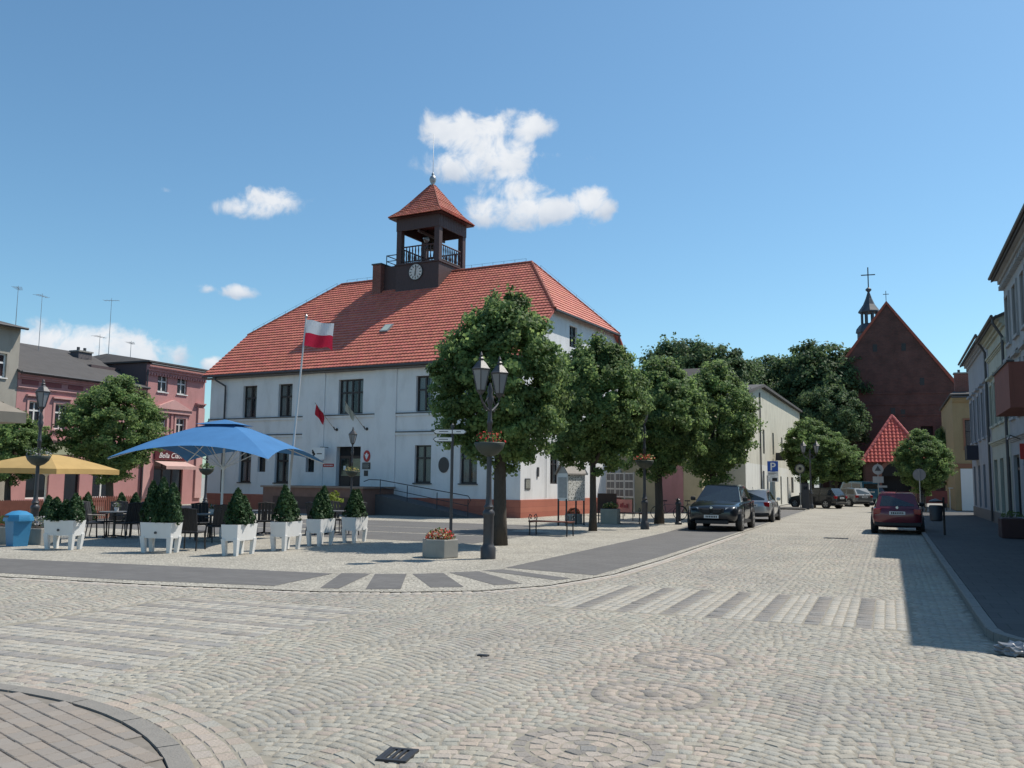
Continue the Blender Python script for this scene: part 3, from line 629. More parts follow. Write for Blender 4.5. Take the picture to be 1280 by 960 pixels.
# entrance door: recessed two-leaf door with light over it
door = MB().box(-10.94, -9.35, 0.296, 0.34, 1.22, 3.42).build('door', M_DARK, TH)
b = MB(); b.box(-10.15, -9.42, 0.24, 0.295, 1.24, 2.95); b.build('leaf', M('door_wood', (0.05, 0.03, 0.025), .5, .3, 8), door)
b = MB(); b.box(-10.90, -10.19, 0.24, 0.295, 1.24, 2.95); b.build('leaf', MATS['door_wood'], door)
MB().box(-10.80, -10.30, 0.225, 0.238, 1.9, 2.8).build('pane', M_GLASSD, door); MB().box(-10.05, -9.52, 0.225, 0.238, 1.9, 2.8).build('pane', M_GLASSD, door)
MB().box(-10.62, -10.46, 0.212, 0.222, 2.2, 2.42).build('notice', M_WHITE, door); MB().lathe([(.02, 0), (.02, .12)], 8, (-10.2, .2, 2.1)).build('handle', M_CHROME, door)
# roof
nF = Vector((0, -SL, 1)).normalized(); ls = math.hypot(1, SL)
eF = Vector((0, 1, SL)).normalized()
X0, X1 = -W_ - .3, 0.3; yE, zE = -0.35, 7.58; yH = 3.0; zH = zE + SL * (yH - yE)
sH, sR = (yH - yE) * ls, 7.80 * ls
polyF = [(X0, 0), (X1, 0), (X1, sH), (-3.3, sR), (-17.0, sR), (X0, sH)]
b = MB(); P = lambda x, s: Vector((x, yE, zE)) + eF * s
top = [P(*p) for p in polyF]; bot = [p - nF * 0.10 for p in top]
n = len(top); b.add(top + bot, [tuple(range(n)), tuple(range(2 * n - 1, n - 1, -1))] + [(i, n + i, n + (i + 1) % n, (i + 1) % n) for i in range(n)])
def mir(p): return Vector((p[0], D_ - p[1], p[2]))
topb = [mir(p) for p in top]; botb = [mir(p) for p in bot]
b.add(topb + botb, [tuple(range(n - 1, -1, -1)), tuple(range(n, 2 * n))] + [(i, (i + 1) % n, n + (i + 1) % n, n + i) for i in range(n)])
hipR = [Vector((X1, yH, zH)), Vector((X1, D_ - yH, zH)), Vector((-3.3, 7.45, zE + SL * 7.8))]
hipL = [Vector((X0, D_ - yH, zH)), Vector((X0, yH, zH)), Vector((-17.0, 7.45, zE + SL * 7.8))]
for hp in (hipR, hipL): b.poly(hp); b.poly([p - Vector((0, 0, .1)) for p in reversed(hp)])
b.col = None
for i in range(len(b.c)): b.c[i] = (0.46, 0.125, 0.10)
roof = b.build('roof', M_TILE, TH)
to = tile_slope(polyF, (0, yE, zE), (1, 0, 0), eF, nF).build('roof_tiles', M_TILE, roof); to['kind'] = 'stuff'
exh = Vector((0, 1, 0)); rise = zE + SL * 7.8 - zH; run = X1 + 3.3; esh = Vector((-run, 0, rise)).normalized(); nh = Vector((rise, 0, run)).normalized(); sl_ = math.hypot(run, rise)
to = tile_slope([(yH - .0, 0), (D_ - yH, 0), (7.45, sl_)], (X1, 0, zH), exh, esh, nh, base=(0.55, 0.185, 0.135)).build('roof_tiles', M_TILE, roof); to['kind'] = 'stuff'  # half-hip tiles get a paler base: its stronger sun is coloured in
def capline(p, q, r=0.10, step=0.36, nm='ridge_tile', par=None, m=None):
    p, q = Vector(p), Vector(q); L = (q - p).length; n = max(2, int(L / step)); b = MB()
    for i in range(n): a, c = p + (q - p) * (i / n), p + (q - p) * ((i + 1.15) / n); b.tube([a, c], r, 7, r * .86)
    return b.build(nm, m or M_TILEP, par)
rz_ = zE + SL * 7.8 + .03
for p, q in (((-3.3, 7.45, rz_), (-8.6, 7.45, rz_)), ((-11.8, 7.45, rz_), (-17.0, 7.45, rz_)), ((X1, yH, zH + .03), (-3.3, 7.45, rz_)), ((X1, D_ - yH, zH + .03), (-3.3, 7.45, rz_)), ((X0, yH, zH + .03), (-17, 7.45, rz_))): capline(p, q, par=roof)
b = MB()
for p, q, n in (((-3.3, 7.45, rz_), (-8.4, 7.45, rz_), 7), ((-12.2, 7.45, rz_), (-17.0, 7.45, rz_), 6), ((X1, yH, zH), (-3.3, 7.45, rz_), 5), ((X0, yH, zH), (-17, 7.45, rz_), 9), ((X1, D_ - yH, zH), (-3.3, 7.45, rz_), 5)):
    p, q = Vector(p), Vector(q); prev = None
    for i in range(n):
        c = p + (q - p) * ((i + .5) / n); b.tube([c, c + Vector((0, 0, .26))], 0.010, 5)
        if prev is not None: b.tube([prev, c + Vector((0, 0, .25))], 0.006, 4)
        prev = c + Vector((0, 0, .25))
b.build('lightning_conductor', M_IRON, roof)
def gutter(p, q, r, par, m):
    b = MB(); b.tube([p, q], r, 8); return b.build('gutter', m, par)
gutter((X0, yE - .06, zE - .07), (X1, yE - .06, zE - .07), 0.065, TH, M_FLASH); gutter((X1 + .06, yH, zH - .06), (X1 + .06, D_ - yH, zH - .06), 0.06, TH, M_FLASH)
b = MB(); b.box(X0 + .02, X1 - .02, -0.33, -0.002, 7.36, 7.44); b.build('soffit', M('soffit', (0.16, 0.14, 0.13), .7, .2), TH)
MB().tube([(-19.6, -.40, 7.5), (-19.6, -.38, 7.3), (-19.05, -.12, 6.95), (-19.05, -.10, 6.6), (-19.05, -.10, 0.9)], 0.05, 8).build('downpipe', M_FLASH, TH)
MB().tube([(0.34, 11.8, 10.4), (0.12, 12.3, 9.6), (0.10, 14.6, 7.2), (0.10, 14.6, 0.9)], 0.045, 8).build('downpipe', M_FLASH, TH)
MB().tube([(0.04, 2.67, .9), (0.04, 2.67, 7.4), (0.04, 2.9, 10.2)], 0.012, 5).build('cable', M_ZINC, TH)
# skylight
sk = P(-9.7, (2.49 - yE) * ls); b = MB()
for o_, m_ in ((0.0, 0),):
    pts = [sk + Vector((dx, 0, 0)) + eF * ds for dx, ds in ((-.28, -.38), (.28, -.38), (.28, .38), (-.28, .38))]
    up = [p + nF * .13 for p in pts]; b.add([*pts, *up], [(4, 5, 6, 7), (0, 1, 5, 4), (1, 2, 6, 5), (2, 3, 7, 6), (3, 0, 4, 7)])
sko = b.build('skylight', M_ZINC, roof); b = MB(); b.poly([sk + Vector((dx, 0, 0)) + eF * ds + nF * .136 for dx, ds in ((-.22, -.3), (.22, -.3), (.22, .3), (-.22, .3))]); b.build('pane', M('sky_pane', (0.45, 0.5, 0.42), 0.15, .1), sko)
# chimney beside the tower
M_CHBR = brick_mat('chimney_brick', (0.17, 0.05, 0.035), (0.22, 0.07, 0.05), (0.2, 0.17, 0.15), 0.25, 0.075, 0.008, 0.85, (PI / 2, 0, 0))
ch = MB().box(-13.40, -12.78, 5.9, 7.0, 11.6, 14.72).build('chimney', M_CHBR, TH); MB().box(-13.46, -12.72, 5.84, 7.06, 14.722, 14.80).build('coping', M_FLASH, ch)
MB().box(-12.775, -11.78, 6.25, 8.2, 12.0, 14.62).build('stair_housing', M_TOWER, TH)
b = MB()
for x, y in ((-12.7, 6.3), (-12.7, 8.1)): b.box(x, x + .04, y, y + .04, 14.62, 15.35)
b.box(-12.7, -11.8, 6.3, 6.34, 15.3, 15.35); b.box(-12.7, -11.8, 6.3, 6.34, 14.95, 14.99); b.box(-12.7, -12.66, 6.34, 8.1, 15.3, 15.35); b.box(-12.7, -12.66, 6.34, 8.1, 14.95, 14.99); b.build('roof_railing', M_IRON, TH)
# clock tower
tw = MB().box(-11.70, -8.65, 5.95, 8.95, 11.5, 14.50).build('tower_base', M_TOWER, TH)
tx0, tx1, ty0, ty1 = -11.70, -8.65, 5.95, 8.95
MB().box(tx0 - .07, tx1 + .07, ty0 - .07, ty1 + .07, 14.502, 14.60).build('tower_floor', M_TOWER, TH)
for x in (tx0, tx1 - .34):
    for y in (ty0, ty1 - .34): MB().box(x, x + .34, y, y + .34, 14.601, 17.45).build('tower_post', M_TOWER, TH)
b = MB()
b.box(tx0 - .02, tx1 + .02, ty0 - .03, ty0 + .06, 16.62, 17.46); b.box(tx0 - .02, tx1 + .02, ty1 - .06, ty1 + .03, 16.62, 17.46); b.box(tx0 - .03, tx0 + .06, ty0 + .06, ty1 - .06, 16.62, 17.46); b.box(tx1 - .06, tx1 + .03, ty0 + .06, ty1 - .06, 16.62, 17.46)
b.build('fascia', M_TOWER, TH)
for i in range(13):
    y = ty0 + .36 + i * .185
    if y < ty1 - .3: MB().box(tx1 + .031, tx1 + .045, y, y + .16, 16.6, 17.44).build('board', M_TOWER, TH)
def balus(p, q, nrm):
    p, q = Vector(p), Vector(q); b = MB(); b.tube([p + Vector((0, 0, 1.02)), q + Vector((0, 0, 1.02))], 0.045, 6); b.tube([p + Vector((0, 0, .12)), q + Vector((0, 0, .12))], 0.04, 6); o = b.build('balustrade', M_TOWER, TH)
    n = 11
    for i in range(n):
        c = p + (q - p) * ((i + .5) / n); MB().lathe([(.03, .12), (.055, .3), (.03, .5), (.05, .75), (.028, 1.0)], 6, (c.x, c.y, c.z)).build('baluster', M_TOWER, o)
z0 = 14.6
balus((tx0 + .34, ty0 + .12, z0), (tx1 - .34, ty0 + .12, z0), 0); balus((tx1 - .12, ty0 + .34, z0), (tx1 - .12, ty1 - .34, z0), 0); balus((tx0 + .34, ty1 - .12, z0), (tx1 - .34, ty1 - .12, z0), 0); balus((tx0 + .12, ty0 + .34, z0), (tx0 + .12, ty1 - .34, z0), 0)
bell = MB().lathe([(.42, 0), (.40, .05), (.30, .22), (.24, .5), (.16, .62), (.05, .66)], 16, (-10.17, 7.45, 15.7)).build('bell', M('bell_bronze', (0.08, 0.06, 0.04), .4, .2, metal=.7), TH, True)
MB().box(-10.22, -10.12, 6.0, 8.9, 16.45, 16.6).build('bell_beam', M_TOWER, TH)
MB().lathe([(.05, 0), (.06, .1), (.2, .35)], 12, (-10.0, 6.3, 16.1), 'y').build('loudspeaker', M_ZINC, TH)
# flared pyramid roof of the tower
cx, cy = (tx0 + tx1) / 2, (ty0 + ty1) / 2
rings = [(1.90, 17.42), (1.42, 17.86), (0.95, 18.5), (0.5, 19.15), (0.10, 19.72)]
b = MB(); b.add([(cx - 1.9, cy - 1.9, 17.36), (cx + 1.9, cy - 1.9, 17.36), (cx + 1.9, cy + 1.9, 17.36), (cx - 1.9, cy + 1.9, 17.36)], [(0, 3, 2, 1)])
for i in range(len(b.c)): pass
spire = b.build('spire_roof', M_TOWER, TH)
tb = MB()
for q in range(4):
    rot = Matrix.Rotation(q * PI / 2, 3, 'Z')
    for (r0, h0), (r1, h1) in zip(rings, rings[1:]):
        es = rot @ Vector((0, r0 - r1, h1 - h0)); ln = es.length; es = es.normalized(); ex = rot @ Vector((1, 0, 0)); nr = ex.cross(es).normalized(); P0 = Vector((cx, cy, h0)) + rot @ Vector((0, -r0, 0))
        m_ = tile_slope([(-r0, 0), (r0, 0), (r1, ln), (-r1, ln)], P0, ex, es, nr, row=0.19, tw=0.17, base=(0.44, 0.14, 0.10), amp=0.012, seg=2, jit=.25)
        o_ = len(tb.v); tb.v += m_.v; tb.f += [tuple(i + o_ for i in f) for f in m_.f]; tb.c += m_.c; tb.mi += m_.mi
        tb.col = (0.3, 0.085, 0.05); tb.add([P0 - ex * r0 - nr * .02, P0 + ex * r0 - nr * .02, P0 + es * ln + ex * r1 - nr * .02, P0 + es * ln - ex * r1 - nr * .02], [(0, 1, 2, 3)])
to = tb.build('roof_tiles', M_TILE, spire); to['kind'] = 'stuff'
for sx, sy in ((-1, -1), (1, -1), (1, 1), (-1, 1)):
    for (r0, h0), (r1, h1) in zip(rings, rings[1:]): capline((cx + sx * r0, cy + sy * r0, h0 + .02), (cx + sx * r1, cy + sy * r1, h1 + .02), 0.055, 0.2, par=spire)
MB().lathe([(.16, 19.62), (.10, 19.8), (.17, 19.95), (.22, 20.12), (.16, 20.30), (.06, 20.36), (.10, 20.45), (.04, 20.52), (.018, 20.6), (.012, 23.0)], 14, (cx, cy, 0)).build('finial', M_ZINC, TH, True)
# clock
ck = MB().lathe([(.46, 5.90), (.46, 5.945)], 28, (-10.25, 0, 14.0), 'y').build('clock', M('clock_white', (0.62, 0.60, 0.56), .6, .1), TH)
b = MB(); b.lathe([(.47, 5.89), (.50, 5.89), (.50, 5.948), (.47, 5.948)], 28, (-10.25, 0, 14.0), 'y', cap=False); b.build('bezel', M_IRON, ck)
for i in range(12):
    a = i * PI / 6; mm = Matrix.Translation((-10.25, 5.885, 14.0)) @ Matrix.Rotation(a, 4, 'Y'); MB(mm).box(-.022, .022, 0, .012, .29, .42).build('hour_mark', M_BLACK, ck)
for a, l, w_ in ((R(8), .36, .022), (R(186), .24, .03)): MB(Matrix.Translation((-10.25, 5.868, 14.0)) @ Matrix.Rotation(a, 4, 'Y')).box(-w_, w_, 0, .01, -.06, l).build('clock_hand', M_BLACK, ck)
# plaques and signs fixed to the front
def plq(x0, x1, z0, z1, m, nm='plaque', d=.03): return MB().box(x0, x1, -d, -.001, z0, z1, .006).build(nm, m, TH)
M_PLQ = M('dark_plaque', (0.03, 0.03, 0.035), .35, .2)
o = plq(-9.21, -8.70, 2.25, 2.59, M_PLQ)
for i in range(4): MB().box(-9.16, -8.76 - .05 * (i % 2), -.034, -.0305, 2.5 - i * .065, 2.52 - i * .065).build('lettering_line', M_ZINC, o)
plq(-9.09, -8.84, 1.90, 2.18, M_PLQ); plq(-8.13, -7.56, 2.06, 2.87, M('memorial_plaque', (0.06, 0.065, 0.08), .35, .2)); 
o = plq(-11.79, -11.08, 2.36, 2.53, M_RED)
for i in range(6): MB().box(-11.72 + i * .10, -11.65 + i * .10, -.034, -.0305, 2.42, 2.47).build('lettering_line', M_WHITE, o)
b = MB(); b.lathe([(.22, -.04), (.22, -.002)], 24, ax='y'); 
for i, v in enumerate(b.v): b.v[i] = (v[0] * .95 - 8.93, v[1], v[2] * 1.35 + 2.92)
em = b.build('emblem', M_RED, TH); b = MB(); b.prism([(-8.93, 2.74), (-8.86, 2.86), (-8.80, 3.02), (-8.87, 2.99), (-8.90, 3.08), (-8.96, 3.08), (-8.99, 2.99), (-9.06, 3.02), (-9.0, 2.86)], -.05, -.041, 'y'); b.build('eagle', M_WHITE, em)
b = MB(); b.lathe([(.30, -.04), (.30, -.002)], 24, ax='y')
for i, v in enumerate(b.v): b.v[i] = (v[0] - 4.24, v[1], v[2] * 1.28 + 2.47)
b.build('oval_plaque', M('oval_plaque', (0.035, 0.03, 0.035), .4, .2), TH)
o = MB().box(-12.10, -11.22, -.62, -.58, 2.73, 3.36).build('hanging_sign', M_WHITE, TH)
b = MB()
for (x, z, r) in ((-11.98, 3.1, .08), (-11.90, 3.02, .07), (-11.96, 2.95, .06), (-12.02, 3.2, .05)): b.lathe([(r, -.628), (r, -.621)], 9, (x, 0, z), 'y')
b.build('sign_emblem', M_BLACK, o); MB().box(-11.74, -11.40, -.626, -.621, 3.01, 3.06).build('lettering_line', M_BLACK, o); MB().box(-11.55, -11.5, -.6, 0, 3.37, 3.4).build('bracket', M_IRON, o)
b = MB(MR); b.box(.45, .98, -.03, -.001, 1.33, 1.85); o = b.build('notice_frame', M_FLASH, TH); MB(MR).box(.50, .93, -.036, -.031, 1.38, 1.80).build('poster', M('poster_paper', (0.25, 0.25, 0.22), .7, .7, 14), o)
MB(MR).box(1.72, 1.86, -.06, -.001, 1.95, 2.4).build('meter_box', M_FLASH, TH)
# entrance terrace, steps and ramp with railing
M_TERR = M('terrace_stone', (0.21, 0.12, 0.095), .85, .2, 3, .3, 40, grime=.4)
tr = MB().box(-13.5, -7.15, -2.6, -0.055, -0.02, 1.28).build('terrace', M_TERR, TH); MB().box(-13.6, -7.05, -2.7, -0.055, 1.282, 1.37).build('coping', M('terrace_coping', (0.26, 0.19, 0.15), .8, .2, 4, grime=.3), tr)
MB().box(-12.8, -7.8, -2.615, -2.602, 0.25, .85).build('recess_panel', M('terrace_panel', (0.10, 0.06, 0.05), .85, .2), tr)
b = MB(); b.add([(-7.14, -1.6, -.02), (-1.7, -1.6, -.02), (-1.7, -1.6, .03), (-7.14, -1.6, 1.0), (-7.14, -.06, -.02), (-1.7, -.06, -.02), (-1.7, -.06, .03), (-7.14, -.06, 1.0)], [(0, 1, 2, 3), (3, 2, 6, 7), (1, 5, 6, 2), (0, 3, 7, 4), (4, 7, 6, 5)]); rmp = b.build('ramp', M('ramp_concrete', (0.10, 0.095, 0.095), .9, .2), TH)
rl = MB(); zz = lambda x: 1.0 + (x + 7.14) * (-.97 / 5.44)
rl.tube([(-7.9, -1.55, 1.62), (-7.6, -1.55, 1.72), (-6.9, -1.55, zz(-6.9) + .75), (-1.9, -1.55, zz(-1.9) + .95), (-1.75, -1.55, zz(-1.75) + .8), (-1.9, -1.55, zz(-1.9) + .55)], .022, 6); rl.tube([(-6.9, -1.55, zz(-6.9) + .4), (-1.9, -1.55, zz(-1.9) + .5)], .018, 6); ro = rl.build('railing', M_IRON, TH)
for x in (-6.9, -5.3, -3.6, -1.9): MB().tube([(x, -1.55, zz(x)), (x, -1.55, zz(x) + .78)], .02, 6).build('railing_post', M_IRON, ro)

def th(x, y, z=0): return TH_M @ Vector((x, y, z))
TH_M = T(TX, TY, 0, R(-5.43))
# two flags on brackets over the door
def wall_flag(x, lab, cloth, lean, furl):
    p = th(x, 0, 4.35); t = thing('wall_flag', lab, 'flag', p, R(-5.43))
    MB().tube([(0, -.005, 0), (0, -.18, -.05), (0, -.28, .1)], .03, 6).build('bracket', M_IRON, t); MB().lathe([(.08, -.03), (.08, -.002)], 10, (0, 0, -.03), 'y').build('wall_plate', M_IRON, t)
    MB().tube([(0, -.2, -.03), (lean, -.95, 1.35)], .018, 6).build('pole', M('flag_pole_wood', (0.4, 0.33, 0.25), .6, .2), t)
    b = MB(); n = 10
    for i in range(n):
        for j in range(6):
            def q(i, j): u_, w_ = i / n, j / 6; k = .55 + .4 * w_; return (lean * k + .05 * math.sin(w_ * 9 + u_ * 3), -.2 - .75 * k + .03 * math.cos(w_ * 11 + u_ * 4) , -.03 + 1.38 * k - u_ * furl)
            b.quad(q(i, j), q(i + 1, j), q(i + 1, j + 1), q(i, j + 1))
    b.build('cloth', cloth, t)
wall_flag(-10.95, 'red flag hanging from a slanted pole left of the town hall door', cloth_mat('flag_red', (0.5, 0.03, 0.05), .3), -.75, .55)
wall_flag(-8.98, 'pale furled flag on a slanted pole right of the town hall door', cloth_mat('flag_pale', (0.5, 0.48, 0.4), .3), -.75, .4)
# ------------------------------------------------------------------ other buildings
def house(name, label, cat, loc, rz, L, H, D, wm, holes, roof='pitched', rh=2.5, rm=None, group=None, over=0.35, side_m=None, plinth=None, depth=0.2):
    """a terrace house: facade at local y=0 facing -y, x from 0 to L"""
    t = thing(name, label, cat, loc, rz, group)
    b = MB(); wall(b, 0, L, 0, H, holes, 0, depth); b.build('front_wall', wm, t)
    b = MB(); b.quad((L, 0, 0), (L, D, 0), (L, D, H), (L, 0, H)); b.quad((0, D, 0), (0, 0, 0), (0, 0, H), (0, D, H)); b.quad((L, D, 0), (0, D, 0), (0, D, H), (L, D, H))
    if roof == 'pitched': b.poly([(L, 0, H), (L, D, H), (L, D / 2, H + rh - .05)]); b.poly([(0, D, H), (0, 0, H), (0, D / 2, H + rh - .05)])
    b.build('side_wall', side_m or wm, t)
    rm = rm or M_DKROOF
    b = MB()
    if roof == 'pitched':
        sl = rh / (D / 2); y0, z0 = -over, H - over * sl + .06
        for sgn in (0, 1):
            f = (lambda x, y, z: (x, y, z)) if sgn == 0 else (lambda x, y, z: (x, D - y, z))
            a = [f(-.08, y0, z0), f(L + .08, y0, z0), f(L + .08, D / 2, H + rh + .06), f(-.08, D / 2, H + rh + .06)]; c = [(p[0], p[1], p[2] - .12) for p in a]
            fs = [(0, 1, 2, 3), (7, 6, 5, 4), (0, 4, 5, 1), (1, 5, 6, 2), (2, 6, 7, 3), (3, 7, 4, 0)]
            b.add(a + c, fs if sgn == 0 else [tuple(reversed(q)) for q in fs])
    else:
        b.add([(-.15, -over, H + .02), (L + .15, -over, H + .02), (L + .15, D + .1, H + .02), (-.15, D + .1, H + .02), (-.15, -over, H + .12), (L + .15, -over, H + .12), (L * .5 + L * .3, D * .5, H + rh), (L * .5 - L * .3, D * .5, H + rh), (L + .15, D + .1, H + .12), (-.15, D + .1, H + .12)],
              [(3, 2, 1, 0), (0, 1, 5, 4), (4, 5, 6, 7), (1, 2, 8, 5), (5, 8, 6), (2, 3, 9, 8), (8, 9, 7, 6), (3, 0, 4, 9), (9, 4, 7)])
    ro = b.build('roof', rm, t)
    MB().tube([(-.05, -over - .05, H - .1), (L + .05, -over - .05, H - .1)], .06, 8).build('gutter', M_FLASH, t)
    if plinth: MB().box(0, L, -.05, .02, 0, .6).build('plinth', plinth, t)
    return t, ro
def cornice(t, x0, x1, z, m, h=.3, d=.28, dentil=0):
    b = MB(); b.box(x0, x1, -d, .01, z - h * .4, z); b.box(x0, x1, -d * .6, .01, z - h * .75, z - h * .4); b.box(x0, x1, -d * .3, .01, z - h, z - h * .75); o = b.build('cornice', m, t)
    if dentil:
        n = int((x1 - x0) / dentil)
        for i in range(n): xx = x0 + (i + .25) * (x1 - x0) / n; MB().box(xx, xx + dentil * .5, -d * .55, -.002, z - h - .16, z - h - .003).build('dentil', m, o)
    return o
def surround(t, h, m, w=.12, d=.05, ped=False):
    x0, x1, z0, z1 = h; b = MB(); b.box(x0 - w, x0, -d, .01, z0, z1 + w); b.box(x1, x1 + w, -d, .01, z0, z1 + w); b.box(x0, x1, -d, .01, z1, z1 + w); b.box(x0 - w * 1.3, x1 + w * 1.3, -d * 1.6, .01, z0 - .10, z0 - .001)
    if ped: b.box(x0 - w * 1.6, x1 + w * 1.6, -d * 3, .01, z1 + w + .14, z1 + w + .24)
    return b.build('window_surround', m, t)
def antenna(loc, h, label, n=5):
    t = thing('tv_antenna', label, 'antenna', loc, rnd.uniform(0, 3)); MB().tube([(0, 0, -.4), (0, 0, h)], .022, 6, .012).build('mast', M_ZINC, t)
    b = MB(); b.tube([(-.5, 0, h - .15), (.5, 0, h - .15)], .012, 5); 
    for i in range(n): x = -.45 + .9 * i / (n - 1); b.tube([(x, -.28 + .03 * i, h - .15), (x, .28 - .03 * i, h - .15)], .008, 4)
    b.build('aerial', M_ZINC, t)
def chimney(t, x, y, z0, z1, w=.6, d=.5, m=None):
    c = MB().box(x - w / 2, x + w / 2, y - d / 2, y + d / 2, z0, z1).build('chimney', m or M_CHBR, t); MB().box(x - w / 2 - .06, x + w / 2 + .06, y - d / 2 - .06, y + d / 2 + .06, z1 + .002, z1 + .09).build('coping', M_CONC, c)
    for i in (-1, 1): MB().lathe([(.09, z1 + .09), (.09, z1 + .32)], 8, (x + i * w * .24, y, 0)).build('flue_pot', M_FLASH, c)
M_DKROOF = M('dark_felt_roof', (0.075, 0.07, 0.068), .9, .25, 2, .3, 30)
M_PINK = M('pink_render', (0.47, 0.235, 0.23), .9, .1, 1.5, .2, 50, grime=.3)
M_PINKL = M('pale_pink_trim', (0.58, 0.34, 0.32), .9, .1, 2, .2, 50, grime=.25)
M_GREYW = M('grey_beige_render', (0.36, 0.335, 0.29), .9, .1, 1.5, .2, 50, grime=.45)
# --- pink row on the far left side of the square (facade faces +X)
PV = -42.0
lowH = [(0.75 + i * 1.62, 1.60 + i * 1.62, 4.28, 5.68) for i in range(5)]
shopL = [(0.9, 2.3, .5, 2.7), (3.3, 4.3, .1, 2.6), (5.2, 6.6, .5, 2.6)]
pk, ro = house('pink_house', 'low pink stuccoed house with dark roof left of the taller pink house', 'house', (PV, 33.0, 0), R(90), 8.75, 7.25, 10, M_PINK, lowH + shopL, 'pitched', 2.2, M_DKROOF, over=.3)
for h in lowH: window(pk, *h, nv=1, hz=(.66,), fm=M_WFRAME, gm=M_GLASSD, fw=.07); surround(pk, h, M_PINKL, ped=True)
for i, h in enumerate(shopL): window(pk, *h, nv=1 if i != 1 else 0, hz=(.75,), fm=M_WFRAME if i != 1 else M_FRAME, gm=M_GLASSD, fw=.08, name='shop_window' if i != 1 else 'door')
cornice(pk, -.02, 8.74, 7.15, M_PINK, .35, .25); cornice(pk, 0, 8.74, 6.40, M_PINKL, .12, .10); cornice(pk, 0, 8.74, 3.75, M_PINKL, .25, .12)
for i in range(6): MB().box(.25 + i * 1.45, 1.25 + i * 1.45, -.03, .01, 6.55, 6.78).build('frieze_panel', M('pink_dark', (0.26, 0.085, 0.085), .9, .15), pk)
MB().box(0.1, 8.7, -.04, .01, 2.9, 3.45).build('shop_fascia', M('fascia_green', (0.35, 0.36, 0.24), .7, .15), pk)
tallW = [(0.95, 1.80, 7.05, 8.15), (2.62, 3.48, 7.05, 8.15)]; tallM = [(1.0, 1.85, 4.5, 5.5), (2.65, 3.5, 4.5, 5.5)]; shopT = [(1.0, 3.5, .12, 2.78)]
pt, ro = house('pink_house', 'taller pink house with a small pediment over paired windows and an awning', 'house', (PV, 41.8, 0), R(90), 5.15, 8.75, 9, M_PINK, tallW + tallM + shopT, 'hip', .9, M_DKROOF, over=.35, side_m=M('tarred_gable', (0.10, 0.075, 0.08), .9, .2))
for h in tallW: window(pt, *h, nv=1, hz=(.6,), fm=M_WFRAME, gm=M_GLASSD, fw=.07, sill=M_WFRAME)
for h in tallM: window(pt, *h, nv=1, hz=(.6,), fm=M_WFRAME, gm=M_GLASSD, fw=.07); surround(pt, h, M_PINKL, .14)
window(pt, *shopT[0], nv=2, hz=(.8,), fm=M_FRAME, gm=M_GLASSD, fw=.08, name='shop_front')
cornice(pt, -.02, 5.15, 8.62, M_PINK, .45, .28, .22)
for x in (.02, 4.55): MB().box(x, x + .58, -.10, .01, .4, 6.3).build('pilaster', M_PINKL, pt)
b = MB(); b.prism([(.55, 6.0), (3.95, 6.0), (2.25, 6.62)], -.22, .01, 'y'); b.build('pediment', M_PINKL, pt); MB().box(.6, 3.9, -.15, .01, 5.75, 5.998).build('entablature', M_PINKL, pt); MB().box(2.17, 2.33, -.08, .01, 3.9, 5.74).build('half_column', M_PINK, pt)
cornice(pt, .02, 5.13, 3.75, M_PINKL, .2, .14); cornice(pt, 4.3, 5.15, 6.6, M_PINK, .2, .2)
b = MB(); b.add([(1.0, -.05, 2.72), (3.6, -.05, 2.72), (3.6, -1.0, 2.42), (1.0, -1.0, 2.42), (3.6, -1.0, 2.22), (1.0, -1.0, 2.22)], [(0, 3, 2, 1), (3, 5, 4, 2)]); b.build('awning', cloth_mat('awning_cloth', (0.72, 0.5, 0.46), .3), pt)
sg = MB().box(.95, 3.7, -.10, -.02, 2.82, 3.35).build('shop_sign', M('sign_maroon', (0.10, 0.02, 0.025), .4, .2), pt)
text_mesh('Bella Ciao!', .46, (2.25, -.112, 2.93), sg, M_WHITE, .3)
MB().tube([(-.03, -.12, 8.3), (-.03, -.12, .3)], .05, 6).build('downpipe', M_FLASH, pt)
chimney(pt, -1.4, 4.0, 7.5, 9.35, 1.0, .7, M('chimney_render', (0.12, 0.11, 0.115), .9, .2)); MB().box(-2.2, -.1, 2.2, 7.5, 6.5, 8.45).build('rear_block', MATS['tarred_gable'], pt)
gw = [(.5, 1.3, 6.75, 8.0), (2.6, 3.4, 6.75, 8.0), (.5, 1.3, 4.0, 5.5), (2.6, 3.4, 4.0, 5.5), (4.5, 5.3, 6.75, 8.0), (4.5, 5.3, 4.0, 5.5)]
gh, ro = house('grey_house', 'grey-beige three-storey house beside the low pink house', 'house', (PV, 27.0, 0), R(90), 5.98, 9.5, 10, M_GREYW, gw, 'pitched', 1.2, M_DKROOF, over=.45)
for h in gw: window(gh, *h, nv=1, hz=(.62,), fm=M_WFRAME, gm=M_GLASSD, fw=.08, sill=M_WFRAME)
for px, py, Y, h, lab in ((20, 400, -46, 2.1, 'thin tv antenna on the grey house roof'), (48, 440, -46, 3.6, 'tall tv antenna on the ridge of the low pink house'), (136, 434, -46, 3.3, 'tall bare mast beside the dark chimney of the pink houses'), (124, 436, -45, 1.0, 'short aerial left of the bare mast on the pink houses'), (163, 445, -45.5, 1.1, 'short hooked aerial on the taller pink house roof')):
    d = ray(px, py); k = Y / d.x; p = CC + d * k; antenna((p.x, p.y, p.z - .1), h, lab)
